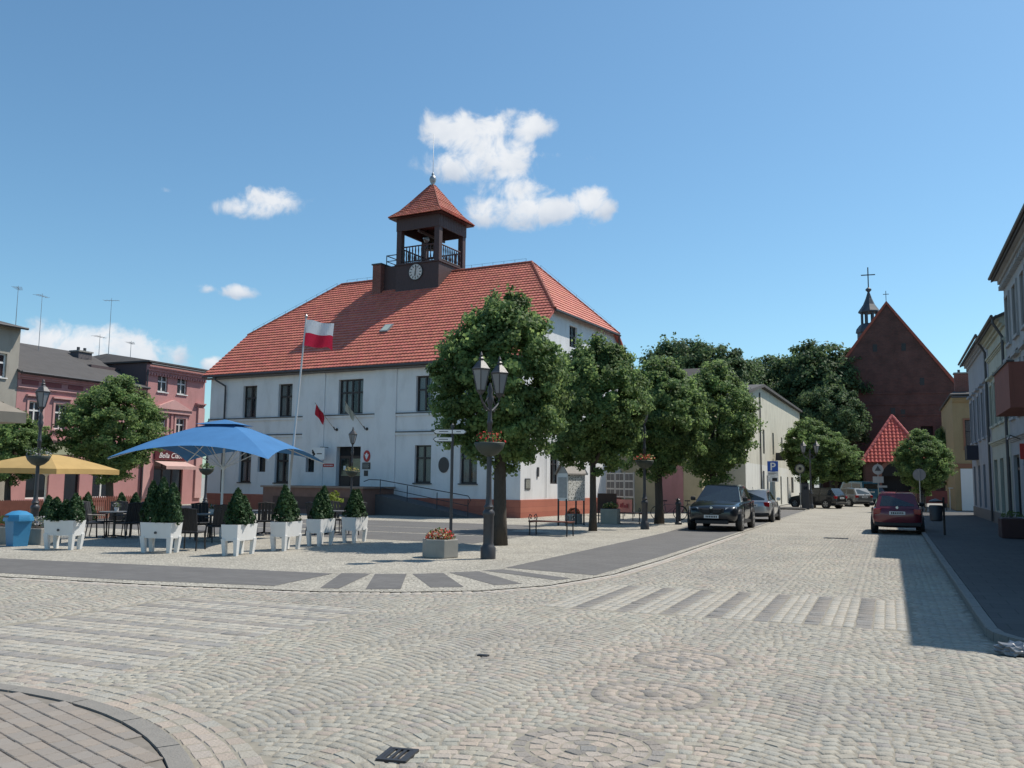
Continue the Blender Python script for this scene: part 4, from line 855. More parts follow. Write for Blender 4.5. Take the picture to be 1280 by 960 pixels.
# --- right-hand terrace (facade faces -X); origin at each house's far end
FV = 4.36
def fx(u0, a, b): return (u0 - b, u0 - a)
M_STUC = M('grey_stucco', (0.36, 0.37, 0.38), .9, .1, 1.3, .25, 50, grime=.5)
M_CREAM = M('pale_green_stucco', (0.42, 0.44, 0.38), .9, .1, 1.3, .25, 50, grime=.5)
M_BLUEG = M('blue_grey_stucco', (0.30, 0.32, 0.36), .9, .1, 1.3, .25, 50, grime=.4)
M_OCHRE = M('ochre_render', (0.36, 0.26, 0.14), .9, .12, 1.5, .2, 50, grime=.3)
def grid(L, n, w, zs): return [((i + .5) * L / n - w / 2, (i + .5) * L / n + w / 2, a, b) for i in range(n) for a, b in zs]
def terrace(lab, u0, u1, H, wm, n, zs, shop, rh=2.0, nm='terrace_house', over=.42, dent=0, bands=()):
    L = u1 - u0; hs = grid(L, n, .95, zs) + shop
    t, ro = house(nm, lab, 'house', (FV, u1, 0.09), R(-90), L, H - .09, 9, wm, hs, 'pitched', rh, M_DKROOF, 'houses of the shaded terrace', over)
    for h in grid(L, n, .95, zs): window(t, *h, nv=1, hz=(.62,), fm=M_FRAME if n % 2 else M_WFRAME, gm=M_GLASSD, fw=.07); surround(t, h, wm, .13, .06, ped=(h[2] > 3 and h[3] < 7))
    for h in shop: window(t, *h, nv=1, hz=(.78,), fm=M_FRAME, gm=M_GLASSD, fw=.08, name='shop_window')
    cornice(t, 0, L, H - .14, wm, .42, over * .8, dent)
    for z in bands: cornice(t, 0, L, z, wm, .2, .14)
    MB().tube([(L - .08, -over, H - .2), (L - .08, -over, H - .45), (L - .08, -.12, H - 1.0), (L - .08, -.12, .05)], .055, 7).build('downpipe', M_FLASH, t)
    MB().box(0, L, -.04, .01, 0, .5).build('plinth', M('stone_plinth', (0.16, 0.15, 0.145), .85, .2), t)
    return t
t1 = terrace('lower grey stucco house nearest the crossing with big shop windows', 15.2, 28.4, 8.65, M_STUC, 5, [(4.3, 6.2), (6.8, 8.0)], grid(13.2, 4, 2.2, [(.55, 2.9)]), bands=(3.6, 6.55))
t2 = terrace('tall grey stucco house with dentil cornice carrying the red-brown balcony', 28.4, 39.2, 9.95, M_STUC, 5, [(4.2, 6.0), (7.0, 8.8)], grid(10.8, 4, 1.7, [(.5, 2.8)]), dent=.34, bands=(3.5, 6.5))
t3 = terrace('pale green stucco house between downpipes in the shaded row', 39.2, 46.0, 8.45, M_CREAM, 4, [(4.3, 6.1)], grid(6.8, 3, 1.3, [(.55, 2.8)]), bands=(3.6, 7.4))
t4 = terrace('blue-grey house at the far end of the shaded row with a dark lamp box', 46.0, 57.0, 8.75, M_BLUEG, 5, [(4.0, 6.2)], grid(11, 4, 1.2, [(.55, 2.7)]), rh=2.4)
chimney(t4, 2.0, 3.2, 8.6, 11.0); chimney(t4, 9.8, 2.2, 8.6, 10.6, .8, .5, MATS['chimney_render'])
MB().box(2.8, 4.2, -.55, -.002, 3.0, 3.75).build('awning_box', M('navy_box', (0.02, 0.022, 0.04), .5, .2), t4)
# balcony of the second house (solid red-brown parapet)
M_BALC = M('balcony_render', (0.22, 0.085, 0.065), .85, .15, 2, .2, 40, grime=.3)
bl = MB().box(6.9, 10.6, -1.15, -.01, 3.85, 4.02).build('balcony', M_BALC, t2)
b = MB(); b.box(6.9, 10.6, -1.15, -1.05, 4.022, 5.15); b.box(6.9, 7.0, -1.048, -.01, 4.022, 5.15); b.box(10.5, 10.6, -1.048, -.01, 4.022, 5.15); b.build('parapet', M_BALC, bl); MB().box(6.85, 10.65, -1.2, -1.0, 5.152, 5.2).build('rail', M_FLASH, bl)
# sconce and hanging board on the row
MB().tube([(3, -.02, 3.3), (3, -.35, 3.45), (3, -.4, 3.3)], .02, 6).build('wall_lamp', M_IRON, t2); MB().box(6.6, 6.66, -.5, -.02, 2.5, 3.0).build('shop_sign', M_RED, t2)
# ochre house beyond the alley, projecting end wall towards us
oh, ro = house('ochre_house', 'ochre yellow house with white ground floor beyond the shaded row', 'house', (4.25, 70.0, 0), 0, 8, 8.0, 14, M_OCHRE, [(0.75, 1.6, 4.3, 6.3), (4, 4.9, 4.3, 6.3)], 'hip', 1.6, M_DKROOF, over=.25)
for h in [(0.75, 1.6, 4.3, 6.3), (4, 4.9, 4.3, 6.3)]: window(oh, *h, nv=1, hz=(.6,), fm=M_FRAME, gm=M_GLASSD); surround(oh, h, M('ochre_trim', (0.28, 0.13, 0.08), .9, .1), .12)
cornice(oh, 0, 8, 7.95, M_OCHRE, .4, .3); MB().box(.35, 4.5, -.06, .01, .0, 2.9).build('ground_floor_front', M_WHITE, oh); MB().box(.0, 8, -.08, .01, 2.95, 3.25).build('band', MATS['ochre_trim'], oh)
chimney(oh, .9, 1.5, 8, 9.7, 1.2, .8)
# house between the town hall and the white gabled house (mostly behind the lindens)
ph, ro = house('corner_house', 'ochre and pink house glimpsed behind the lindens past the town hall', 'house', (-16.8, 51.8, 0), R(-3), 7.0, 7.2, 4.0, M('buff_render', (0.50, 0.42, 0.27), .9, .1, grime=.3), [(1.2, 2.1, 4.2, 5.8), (4, 4.9, 4.2, 5.8), (1.2, 2.2, 1.0, 2.4)], 'pitched', 1.3, M_DKROOF)
for h in [(1.2, 2.1, 4.2, 5.8), (4, 4.9, 4.2, 5.8), (1.2, 2.2, 1.0, 2.4)]: window(ph, *h, nv=1, hz=(.6,), fm=M_WFRAME, gm=M_GLASSD)
MB().box(4.6, 5.9, -.03, .01, 0, 3.2).build('pink_bay', M_PINK, ph)
# --- white gabled house on the left of the street, long side to the street (facade faces +X)
M_LIME = M('lime_wash', (0.60, 0.565, 0.46), .95, .1, 1.0, .3, 40, grime=.65)
M_LIMEL = M('lime_wash_low', (0.68, 0.665, 0.60), .95, .08, 1.0, .3, 40, grime=.4)
wg = thing('white_gabled_house', 'cream limewashed house with shallow gable and narrow windows by the parked cars', 'house', (-8.05, 56.0, 0), R(90))
prof = [(0, 7.25), (7.5, 8.35), (37.0, 8.75)]   # top edge of the street wall
wh = [(8.4, 9.4, 3.8, 5.5), (14.0, 15.0, 3.9, 5.55), (8.0, 9.0, .9, 2.6), (10.2, 11.2, .05, 2.3), (24, 25, .05, 2.3), (27.5, 29.5, .9, 2.3), (20, 21, 3.9, 5.5), (31, 32, 3.9, 5.5), (18.8, 19.8, .05, 2.3)]
b = MB(); wall(b, 0, 37, 3.0, 6.3, [h for h in wh if h[2] > 3], 0, .25); b.poly([(0, 0, 6.3), (37, 0, 6.3)] + [(x, 0, z) for x, z in reversed(prof)]); b.build('upper_wall', M_LIME, wg)
b = MB(); wall(b, 0, 37, 0, 3.0, [h for h in wh if h[2] < 3], 0, .25); b.build('lower_wall', M_LIMEL, wg)
b = MB(); b.quad((0, 9, 0), (0, 0, 0), (0, 0, 7.25), (0, 9, 7.25)); b.quad((37, 0, 0), (37, 9, 0), (37, 9, 8.75), (37, 0, 8.75)); b.quad((37, 9, 0), (0, 9, 0), (0, 9, 7.25), (37, 9, 8.75)); b.build('side_wall', M_LIME, wg)
for i, h in enumerate(wh): window(wg, *h, nv=1 if h[2] > .1 else 0, hz=(.6,), fm=M_FRAME, gm=M_GLASSD, fw=.07, name='window' if h[2] > .1 else 'door')
b = MB()
for (x0, z0_), (x1, z1_) in zip(prof, prof[1:]): b.add([(x0, -.3, z0_ + .02), (x1, -.3, z1_ + .02), (x1, 9.3, z1_ + .02), (x0, 9.3, z0_ + .02), (x0, -.3, z0_ + .2), (x1, -.3, z1_ + .2), (x1, 9.3, z1_ + .2), (x0, 9.3, z0_ + .2)], [(0, 3, 2, 1), (4, 5, 6, 7), (0, 1, 5, 4), (1, 2, 6, 5), (2, 3, 7, 6), (3, 0, 4, 7)])
b.build('roof', M_DKROOF, wg); MB().tube([(6.6, -.08, 7.9), (6.6, -.08, .1)], .05, 6).build('downpipe', M_FLASH, wg)
MB().box(16.0, 16.12, -.7, -.01, 3.5, 4.1).build('bracket_sign', M_FLASH, wg)
# ------------------------------------------------------------------ church
M_CHURCH = brick_mat('church_brick', (0.075, 0.032, 0.028), (0.105, 0.043, 0.036), (0.10, 0.075, 0.068), 0.3, 0.09, 0.01, 0.9, (PI / 2, 0, 0), patch=.65)
M_SLATE = M('church_copper', (0.05, 0.06, 0.075), .6, .25, 3)
CH = thing('brick_church', 'tall dark brick church gable with a slender ridge turret and cross', 'church', (0.3, 105.0, 0), R(5))
hw, ez, az_ = 6.7, 12.4, 21.5
b = MB(); hs = [(-4.3, -3.7, 7.0, 8.2), (3.0, 4.2, 5.4, 8.0)]
wall(b, -hw, hw, 0, ez, hs, 0, .5); b.poly([(-hw, 0, ez), (hw, 0, ez), (0, 0, az_)]); b.build('gable_wall', M_CHURCH, CH)
MB().box(3.0, 4.2, .45, .5, 5.4, 8.0).build('lancet_window', M_DARK, CH); MB().box(-4.3, -3.7, .45, .5, 7.0, 8.2).build('lancet_window', M_DARK, CH)
for x, z in ((-1.3, 16.6), (1.6, 16.6), (3.3, 12.8), (-2.9, 12.5), (.3, 9.6), (1.3, 9.4)): MB().box(x - .22, x + .22, -.02, .02, z - .4, z + .4).build('slit', M_BLACK, CH)
b = MB(); b.quad((-hw, 40, 0), (-hw, 0, 0), (-hw, 0, ez), (-hw, 40, ez)); b.quad((hw, 0, 0), (hw, 40, 0), (hw, 40, ez), (hw, 0, ez)); b.build('nave_wall', M_CHURCH, CH)
b = MB(); sl = (az_ - ez) / hw
for s in (-1, 1): 
    a = [(s * (hw + .5), .3, ez - .5 * sl), (s * (hw + .5), 40, ez - .5 * sl), (0, 40, az_ - .05), (0, .3, az_ - .05)]; b.poly(a if s > 0 else list(reversed(a)))
b.build('nave_roof', M('church_roof', (0.11, 0.045, 0.035), .85, .3, 2), CH)
b = MB()
for s in (-1, 1): b.add([(s * (hw + .25), -.12, ez - .1), (s * (hw + .25), .4, ez - .1), (0, .4, az_ + .28), (0, -.12, az_ + .28), (s * (hw - .15), -.12, ez - .1), (s * (hw - .15), .4, ez - .1), (0, .4, az_ - .1), (0, -.12, az_ - .1)], [(0, 3, 2, 1), (0, 4, 7, 3), (1, 2, 6, 5), (4, 5, 6, 7), (0, 1, 5, 4)])
b.build('gable_coping', M_TILEP, CH); MB().box(-.03, .03, 0, .06, az_ + .2, az_ + 1.4).box(-.3, .3, 0, .06, az_ + 1.0, az_ + 1.06).build('gable_cross', M_IRON, CH)
for i in range(3): MB().box(-hw, hw, -.06, .01, ez - .9 - i * 1.2, ez - .7 - i * 1.2).build('brick_band', M_CHURCH, CH)
for x, h in ((hw - .6, 9.4), (-hw - .4, 9.4)):
    b = MB(); b.box(x, x + 1.0, -1.6, .3, 0, h - 1.8); b.add([(x, -1.6, h - 1.8), (x + 1.0, -1.6, h - 1.8), (x + 1.0, .3, h), (x, .3, h), (x, .3, h - 1.8), (x + 1, .3, h - 1.8)], [(0, 1, 2, 3), (0, 3, 4), (1, 5, 2)]); bt = b.build('buttress', M_CHURCH, CH)
    MB().add([(x - .1, -1.75, h - 1.85), (x + 1.1, -1.75, h - 1.85), (x + 1.1, .3, h + .12), (x - .1, .3, h + .12)], [(0, 1, 2, 3)]).build('coping', M_WFRAME, bt)
# ridge turret
tx_, ty_ = 0.0, 24.0; tz = lambda h: az_ + .86 * h
b = MB(); b.lathe([(1.6, az_ - 4), (1.6, tz(.6)), (1.8, tz(.7))], 8, (tx_, ty_, 0)); b.lathe([(1.8, tz(.7)), (1.7, tz(1.3)), (1.3, tz(1.9)), (1.1, tz(2.1))], 8, (tx_, ty_, 0)); tu = b.build('ridge_turret', M_SLATE, CH)
for i in range(8): a = (i + .5) * PI / 4; MB().tube([(tx_ + 1.0 * math.cos(a), ty_ + 1.0 * math.sin(a), tz(2.1)), (tx_ + 1.0 * math.cos(a), ty_ + 1.0 * math.sin(a), tz(3.9))], .16, 6).build('lantern_post', M_SLATE, tu)
MB().lathe([(1.4, tz(3.9)), (1.4, tz(4.1)), (1.1, tz(4.6)), (.75, tz(5.2)), (.4, tz(6.2)), (.14, tz(7.2)), (.38, tz(7.5)), (.38, tz(7.7)), (.06, tz(8.0))], 8, (tx_, ty_, 0)).build('lantern_cap', M_SLATE, tu)
MB().box(tx_ - .07, tx_ + .07, ty_ - .05, ty_ + .05, tz(8), tz(11.2)).box(tx_ - .9, tx_ + .9, ty_ - .05, ty_ + .05, tz(9.9), tz(10.05)).build('cross', M_IRON, tu)
# porch with bright tiled hip roof
PO = thing('church_porch', 'low brick church porch under a bright red pyramid tile roof', 'porch', (0.65, 95.5, 0), R(4))
ww, dd, ph_ = 2.8, 5.6, 4.0
b = MB(); wall(b, -ww, ww, 0, ph_, [(-1.3, 1.3, 0, 2.6)], 0, .6); b.quad((-ww, dd, 0), (-ww, 0, 0), (-ww, 0, ph_), (-ww, dd, ph_)); b.quad((ww, 0, 0), (ww, dd, 0), (ww, dd, ph_), (ww, 0, ph_)); b.build('wall', M_CHURCH, PO)
b = MB(); pts = [(-1.75, 0)] + [(1.75 * math.cos(PI - a), 2.4 + 1.9 * math.sin(a)) for a in [i * PI / 10 for i in range(11)]] + [(1.75, 0), (1.35, 0)] + [(1.35 * math.cos(a), 2.4 + 1.5 * math.sin(a)) for a in [i * PI / 10 for i in range(11)]] + [(-1.35, 0)]
b.prism(pts, -.10, -.002, 'y'); b.build('door_arch', M('arch_stone', (0.20, 0.10, 0.08), .9, .2), PO); MB().box(-1.3, 1.3, .5, .55, 0, 2.6).build('door', M_DARK, PO)
b = MB(); b.prism([(1.3 * math.cos(a), 2.55 + 1.4 * math.sin(a)) for a in [i * PI / 10 for i in range(11)]], -.015, -.003, 'y'); b.build('tympanum', M_DARK, PO)
ap = Vector((0, 2.8, 8.6)); ov = .35; b = MB()
cs = [Vector((-ww - ov, -ov, ph_ - .1)), Vector((ww + ov, -ov, ph_ - .1)), Vector((ww + ov, dd + ov, ph_ - .1)), Vector((-ww - ov, dd + ov, ph_ - .1))]
for i in range(4): b.col = (0.45, 0.05, 0.05); b.poly([cs[i], cs[(i + 1) % 4], ap])
b.col = (.3, .05, .05); b.poly(list(reversed(cs))); pr = b.build('roof', M_TILE, PO)
tb = MB()
for i in range(4):
    a, c = cs[i], cs[(i + 1) % 4]; mid = (a + c) / 2; ex = (c - a).normalized(); es = (ap - mid).normalized(); nr = ex.cross(es).normalized(); hl = (c - a).length / 2
    m_ = tile_slope([(-hl, 0), (hl, 0), (0, (ap - mid).length)], mid + nr * .02, ex, es, nr, row=.42, tw=.36, base=(0.52, 0.085, 0.065), amp=.07, seg=4, jit=.14); o_ = len(tb.v); tb.v += m_.v; tb.f += [tuple(q + o_ for q in f) for f in m_.f]; tb.c += m_.c; tb.mi += m_.mi
to = tb.build('roof_tiles', M_TILE, pr); to['kind'] = 'stuff'
for c in cs: capline(c + Vector((0, 0, .08)), ap + Vector((0, 0, .08)), .16, .5, par=pr, m=M('red_ridge', (0.5, 0.11, 0.10), .7, .2))
b = MB(); b.add([(.35, 0.1, 4.6), (1.45, 0.1, 4.6), (.9, .1, 5.7), (.35, 1.4, 4.6), (1.45, 1.4, 4.6), (.9, 1.8, 5.7)], [(0, 1, 2), (0, 2, 5, 3), (1, 4, 5, 2)]); dm = b.build('dormer', M_TILEP, pr); MB().add([(.55, .08, 4.65), (1.25, .08, 4.65), (.9, .08, 5.4)], [(0, 1, 2)]).build('louvre', M_DARK, dm)
# ------------------------------------------------------------------ trees and plants
def leaves(seed, pos, nrm, size, jit=0.75):
    """diamond leaves at pos (n,3) facing roughly nrm"""
    rg = np.random.default_rng(seed); n = len(pos)
    nr = nrm + rg.normal(0, jit, (n, 3)); nr /= np.linalg.norm(nr, axis=1)[:, None] + 1e-9
    t = rg.normal(0, 1, (n, 3)); t[:, 2] -= 0.5; t -= nr * (t * nr).sum(1)[:, None]; t /= np.linalg.norm(t, axis=1)[:, None] + 1e-9
    s = np.cross(nr, t); L = size * rg.uniform(.65, 1.25, n)[:, None]
    V = np.empty((n, 4, 3)); V[:, 0] = pos - t * L * .5; V[:, 1] = pos + s * L * .38 + nr * L * .06; V[:, 2] = pos + t * L * .5; V[:, 3] = pos - s * L * .38 + nr * L * .06
    return V
def crown_data(seed, rx, rz, n_cl, per, leaf, cl_r, shape=None, rough=0.24):
    rg = np.random.default_rng(seed); P = []; N = []
    lump = rg.normal(0, 1, (9, 3)); lump /= np.linalg.norm(lump, axis=1)[:, None]
    for i in range(n_cl):
        d = rg.normal(0, 1, 3); d /= np.linalg.norm(d)
        k = rg.uniform(.30, 1.0) ** .45
        r = k * (1 + rough * (np.max(lump @ d) - .75) * 2 + rg.normal(0, rough * .35))
        h = d[2] * r; f = shape(h) if shape else 1.0
        c = np.array([d[0] * r * rx * f, d[1] * r * rx * f, h * rz])
        m = int(per * rg.uniform(.6, 1.4)); q = rg.normal(0, 1, (m, 3)); q /= np.linalg.norm(q, axis=1)[:, None]; q *= (rg.uniform(0, 1, m) ** .5)[:, None] * cl_r * rg.uniform(.7, 1.3)
        q[:, 2] *= .75; P.append(c + q); out = d * np.array([1, 1, .8]) + np.array([0, 0, .35]); N.append(np.tile(out, (m, 1)) + q / cl_r * .7)
    # loose sprays reaching out of the crown
    for i in range(n_cl // 5):
        d = rg.normal(0, 1, 3); d[2] = abs(d[2]) * .9 - .1; d /= np.linalg.norm(d); f = shape(d[2]) if shape else 1.0
        m = int(per * .35); k = rg.uniform(.92, 1.16, m) if i % 2 else rg.uniform(.9, 1.08, m)
        c = np.stack([d[0] * k * rx * f, d[1] * k * rx * f, d[2] * k * rz], 1) + rg.normal(0, cl_r * .22, (m, 3)); P.append(c); N.append(np.tile(d, (m, 1)))
    return np.concatenate(P), np.concatenate(N)
def trunk_mesh(mb, h, r0, r1, rx, rz, zc, seed, nb=7):
    r = random.Random(seed); mb.tube([(0, 0, -.05), (.01, 0, h * .3), (r.uniform(-.05, .05), r.uniform(-.05, .05), h * .7), (0, 0, h), (r.uniform(-.1, .1), 0, zc + rz * .5)], [r0 * 1.15, r0 * .86, r0 * .78, r0 * .72, r1 * .4], 10)
    for i in range(nb):
        a = 2 * PI * i / nb + r.uniform(-.3, .3); z = h + r.uniform(-.1, .8); k = r.uniform(.55, .8)
        mb.tube([(0, 0, z - .15), (rx * .3 * math.cos(a), rx * .3 * math.sin(a), z + rz * .3), (rx * k * math.cos(a), rx * k * math.sin(a), z + rz * r.uniform(.5, .9))], [r1, r1 * .6, r1 * .15], 6)
def tree(label, x, y, rx, z0, z1, trunk_r, seed, leafm, leaf, n_cl, per, cl_r, shape=None, name='linden_tree', group=None, rz=0):
    t = thing(name, label, 'tree', (x, y, 0), rz, group); zc, hz = (z0 + z1) / 2, (z1 - z0) / 2
    b = MB(); trunk_mesh(b, z0 + .35, trunk_r, trunk_r * .55, rx, hz, zc, seed); b.build('trunk', M_BARK, t, True)
    P, N = crown_data(seed, rx, hz, n_cl, per, leaf, cl_r, shape); P[:, 2] += zc; keep = P[:, 2] > z0 - .28 * hz / 2.3 + np.random.default_rng(seed + 5).normal(0, .12, len(P)); P, N = P[keep], N[keep]
    np_quads('crown', leaves(seed + 1, P, N, leaf), [(0, 1, 2, 3)], leafm, None, t)
    return t
egg = lambda h: 1.0 - .38 * max(0, h) ** 1.6 - .10 * max(0, -h)
GL = 'clipped lindens along the street side of the square'
l1 = tree('large egg-shaped linden just behind the double street lamp', *gp(624, 682), 1.70, 2.2, 6.85, .21, 11, M_LINDEN, .115, 460, 135, .30, egg, group=GL)
l2 = tree('linden behind the iron bench, between the lamp linden and the slim lamp post', *gp(741, 664), 1.85, 2.2, 6.8, .14, 12, M_LINDEN, .118, 430, 130, .30, egg, group=GL)
l3 = tree('linden standing right behind the slim lamp post with the basket', *gp(824, 655), 1.9, 2.1, 6.9, .2, 13, M_LINDEN, .128, 390, 120, .32, egg, group=GL)
l4 = tree('linden beside the parked black car', *gp(892, 650), 2.1, 1.85, 7.15, .2, 14, M_LINDEN, .128, 410, 120, .34, egg, group=GL)
GF = 'small round trees'
def far(px, py, w, z1, z0, lab, src, rx, sz0, sz1, rz):
    x, y = gp(px, py); k = w / rx; kz = (z1 - z0) / (sz1 - sz0)
    o = dup(src, (x, y, 0), rz, lab, GF, (k, k, kz))
    return o
far(1016, 634, 1.9, 6.3, 2.0, 'round tree rising beside the far double lamp and parking meter', l3, 1.75, 2.2, 6.75, 1.0)
far(1046, 630, 2.0, 6.1, 2.2, 'tree over the parked teal van', l2, 1.75, 2.0, 6.55, 2.2)
far(1155, 641, 1.55, 5.3, 2.0, 'round-headed tree in front of the church porch', l4, 1.95, 2.25, 7.0, 3.0)
far(136, 640, 2.15, 5.75, 1.5, 'round dark tree in front of the low pink house', l4, 1.95, 2.25, 7.0, .7)
far(8, 640, 1.5, 4.8, 1.6, 'tree half hidden by the beige parasol before the pink house', l3, 1.75, 2.2, 6.75, 2.0)
far(1072, 626, 1.0, 3.2, .4, 'bushy dark shrub beside the church porch', l2, 1.75, 2.0, 6.55, .2)
far(1182, 634, 1.0, 4.4, .3, 'pointed dark conifer beside the ochre house', l2, 1.75, 2.0, 6.55, 1.2)
GB = 'old park trees beyond the roofs'
big = tree('broad crowned park tree rising behind the corner house roof', 0, 0, 5.2, 6.0, 17.5, .45, 21, M_OAK, .36, 330, 110, .95, lambda h: 1 - .15 * abs(h), name='park_tree', group=GB)
big2 = tree('dark park tree beside the church gable', 0, 0, 5.0, 5.5, 16.5, .45, 22, M_OAK, .36, 330, 110, .95, lambda h: 1 - .15 * abs(h), name='park_tree', group=GB)
spots = [(850, 100, 17.6, 1.0, big, 'broad crowned park tree rising behind the corner house roof'), (893, 96, 16.0, .9, big2, 'park tree with a rounded head over the white gabled roof left end'), (928, 102, 15.6, .9, big, 'second park tree over the white gabled roof'), (966, 106, 16.2, 1.0, big2, 'park tree above the middle of the white gabled roof'), (1005, 104, 16.6, 1.05, big, 'park tree above the right end of the white gabled roof'), (1030, 101, 17.0, 1.1, big2, 'dark park tree close against the church gable'), (1040, 94, 12.0, .66, big, 'lower park tree in front of the one by the church gable')]
for i, (px, D, top, k, src, lab) in enumerate(spots):
    d = ray(px, 600); d.z = 0; d.normalize(); p = d * D / max(.5, d.dot(Vector((CF.x, CF.y, 0)).normalized())); s0 = 17.5 if src is big else 16.5
    if i == 0: o = big; o.location = (p.x, p.y, 0)
    elif i == 1: o = big2; o.location = (p.x, p.y, 0); o['label'] = lab
    else: o = dup(src, (p.x, p.y, 0), i * 1.3, lab, GB)
    o.scale = (k, k, top / s0)
# conifers in planters
def thuja_mesh(seed, h=.95, r=.24, n=1500, leaf=.055):
    rg = np.random.default_rng(seed); z = rg.uniform(0, 1, n) ** .8; a = rg.uniform(0, 2 * PI, n); prof = r * np.minimum(1, (z + .08) / .22) * (1 - z) ** .62 * (1 + .18 * np.sin(3 * a + 5 * z + seed)); k = rg.uniform(.5, 1, n) ** .5
    P = np.stack([np.cos(a) * prof * k, np.sin(a) * prof * k, z * h], 1); N = np.stack([np.cos(a), np.sin(a), np.full(n, .2)], 1)
    V = leaves(seed, P, N, leaf * 1.3, .5); V[:, 2, 2] += leaf * .8
    return V
thj = [np_quads('foliage', thuja_mesh(50 + i), [(0, 1, 2, 3)], M_THUJA) for i in range(3)]
for o in thj: bpy.data.objects.remove(o) if False else COL.objects.unlink(o)
def thuja(x, y, z, s, lab, grp, rz=0):  # narrow evergreen
    t = thing('thuja', lab, 'shrub', (x, y, z), rz, grp); o = thj[rnd.randrange(3)].copy(); COL.objects.link(o); o.parent = t; MB().tube([(0, 0, -.03), (0, 0, .3)], .018, 6).build('stem', M_BARK, t); t.scale = s
    return t
def flowers(n, rx, ry, h, seed, cols, name='flower_head', size=.05):
    """small blossoms of a flower bed, one mesh per colour"""
    out = []
    for ci, (m, share) in enumerate(cols):
        rg = np.random.default_rng(seed + ci); k = int(n * share); P = np.stack([rg.uniform(-rx, rx, k), rg.uniform(-ry, ry, k), rg.uniform(h * .25, h, k)], 1); P[:, 2] *= 1 - .5 * (P[:, 0] / rx) ** 2
        N = np.tile([0, -.3, .8], (k, 1)); out.append((leaves(seed + 9 + ci, P, N, size, .7), m))
    return out
M_FGREEN = leaf_mat('bedding_leaf', (0.06, 0.12, 0.03), (0.12, 0.18, 0.05), .3)
M_FRED = leaf_mat('red_petal', (0.5, 0.03, 0.025), (0.6, 0.12, 0.09), .3, .2); M_FYEL = leaf_mat('yellow_petal', (0.55, 0.4, 0.08), (0.6, 0.5, 0.3), .3, .2); M_FSILV = leaf_mat('silver_leaf', (0.25, 0.26, 0.24), (0.35, 0.33, 0.36), .2, .2)
def bed(parent, x, y, z, rx, ry, h, n, seed, mix):
    for V, m in flowers(n, rx, ry, h, seed, mix, size=.06):
        V[:, :, 0] += x; V[:, :, 1] += y; V[:, :, 2] += z
        o = np_quads('flowers' if 'petal' in m.name else 'foliage', V, [(0, 1, 2, 3)], m, None, parent); o['kind'] = 'stuff'
# ------------------------------------------------------------------ street furniture
LM = bpy.data.materials.new('lantern_glass'); LM.use_nodes = True; LM.node_tree.nodes['Principled BSDF'].inputs['Base Color'].default_value = (0.24, 0.245, 0.25, 1); LM.node_tree.nodes['Principled BSDF'].inputs['Roughness'].default_value = .35
M_LAMP = M('lamp_iron', (0.05, 0.05, 0.055), .45, .3, 9, .15, 50)
def lantern(par, x, z, k=1.0, m=None):
    m = m or M_LAMP; a0 = PI / 6
    b = MB(); b.lathe([(.03, z - .10), (.07, z - .06), (.11, z)], 6, (x, 0, 0), a0=a0); b.lathe([(.225, z + .45), (.235, z + .48), (.21, z + .50), (.12, z + .62), (.05, z + .68), (.07, z + .72), (.03, z + .76), (.045, z + .80), (.006, z + .88)], 6, (x, 0, 0), a0=a0)
    for i in range(6): t = a0 + i * PI / 3; b.tube([(x + .105 * math.cos(t), .105 * math.sin(t), z), (x + .215 * math.cos(t), .215 * math.sin(t), z + .46)], .012, 4)
    lo = b.build('lantern', m, par)
    for i in range(6):
        t, u = a0 + i * PI / 3, a0 + (i + 1) * PI / 3
        MB().quad((x + .10 * math.cos(t), .10 * math.sin(t), z + .01), (x + .10 * math.cos(u), .10 * math.sin(u), z + .01), (x + .205 * math.cos(u), .205 * math.sin(u), z + .45), (x + .205 * math.cos(t), .205 * math.sin(t), z + .45)).build('glass_panel', LM, lo)
def lamp(label, x, y, rz, basket=True, double=True, h=4.55, name='street_lamp', bed_mix=None, seed=1):
    t = thing(name, label, 'street lamp', (x, y, 0), rz, 'old-style street lamps of the square')
    MB().lathe([(.17, 0), (.17, .25), (.13, .30), (.115, .36), (.115, .95), (.135, .98), (.135, 1.04), (.09, 1.10), (.11, 1.16), (.075, 1.22), (.06, 1.4), (.055, 2.2)], 12).build('base', M_LAMP, t, True, 40)
    MB().lathe([(.055, 2.2), (.05, 3.0), (.065, 3.02), (.065, 3.08), (.048, 3.12), (.045, 3.45), (.07, 3.5), (.085, 3.62), (.05, 3.70), (.07, 3.78), (.02, 3.95)], 12).build('post', M_LAMP, t, True, 40)
    if double:
        for s in (-1, 1):
            pts = [(0, 0, 3.30), (s * .15, 0, 3.36), (s * .33, 0, 3.48), (s * .42, 0, 3.60), (s * .42, 0, 3.68)]; b = MB(); b.tube(pts, .025, 6); b.tube([(s * .08, 0, 3.62), (s * .2, 0, 3.52), (s * .28, 0, 3.40), (s * .18, 0, 3.30), (s * .1, 0, 3.36)], .013, 5); b.build('arm', M_LAMP, t); lantern(t, s * .42, 3.74)
    else: MB().lathe([(.02, 3.9), (.05, 4.0), (.03, 4.05)], 8).build('arm', M_LAMP, t); lantern(t, 0, 4.1)
    if basket:
        bk = MB().lathe([(.06, 2.28), (.18, 2.33), (.30, 2.45), (.355, 2.58), (.34, 2.60), (.31, 2.56)], 16).build('flower_basket', M('basket_green', (0.045, 0.055, 0.045), .6, .2), t, True)
        bed(bk, 0, 0, 2.55, .30, .30, .30, 260, seed, bed_mix or [(M_FGREEN, .7), (M_FRED, .3)])
    return t
CAMDIR = math.atan2(CF.x, CF.y)
x, y = gp(610, 699); lmp = lamp('double lantern street lamp with a red flower basket beside the concrete flower box', x, y, R(84), seed=3)
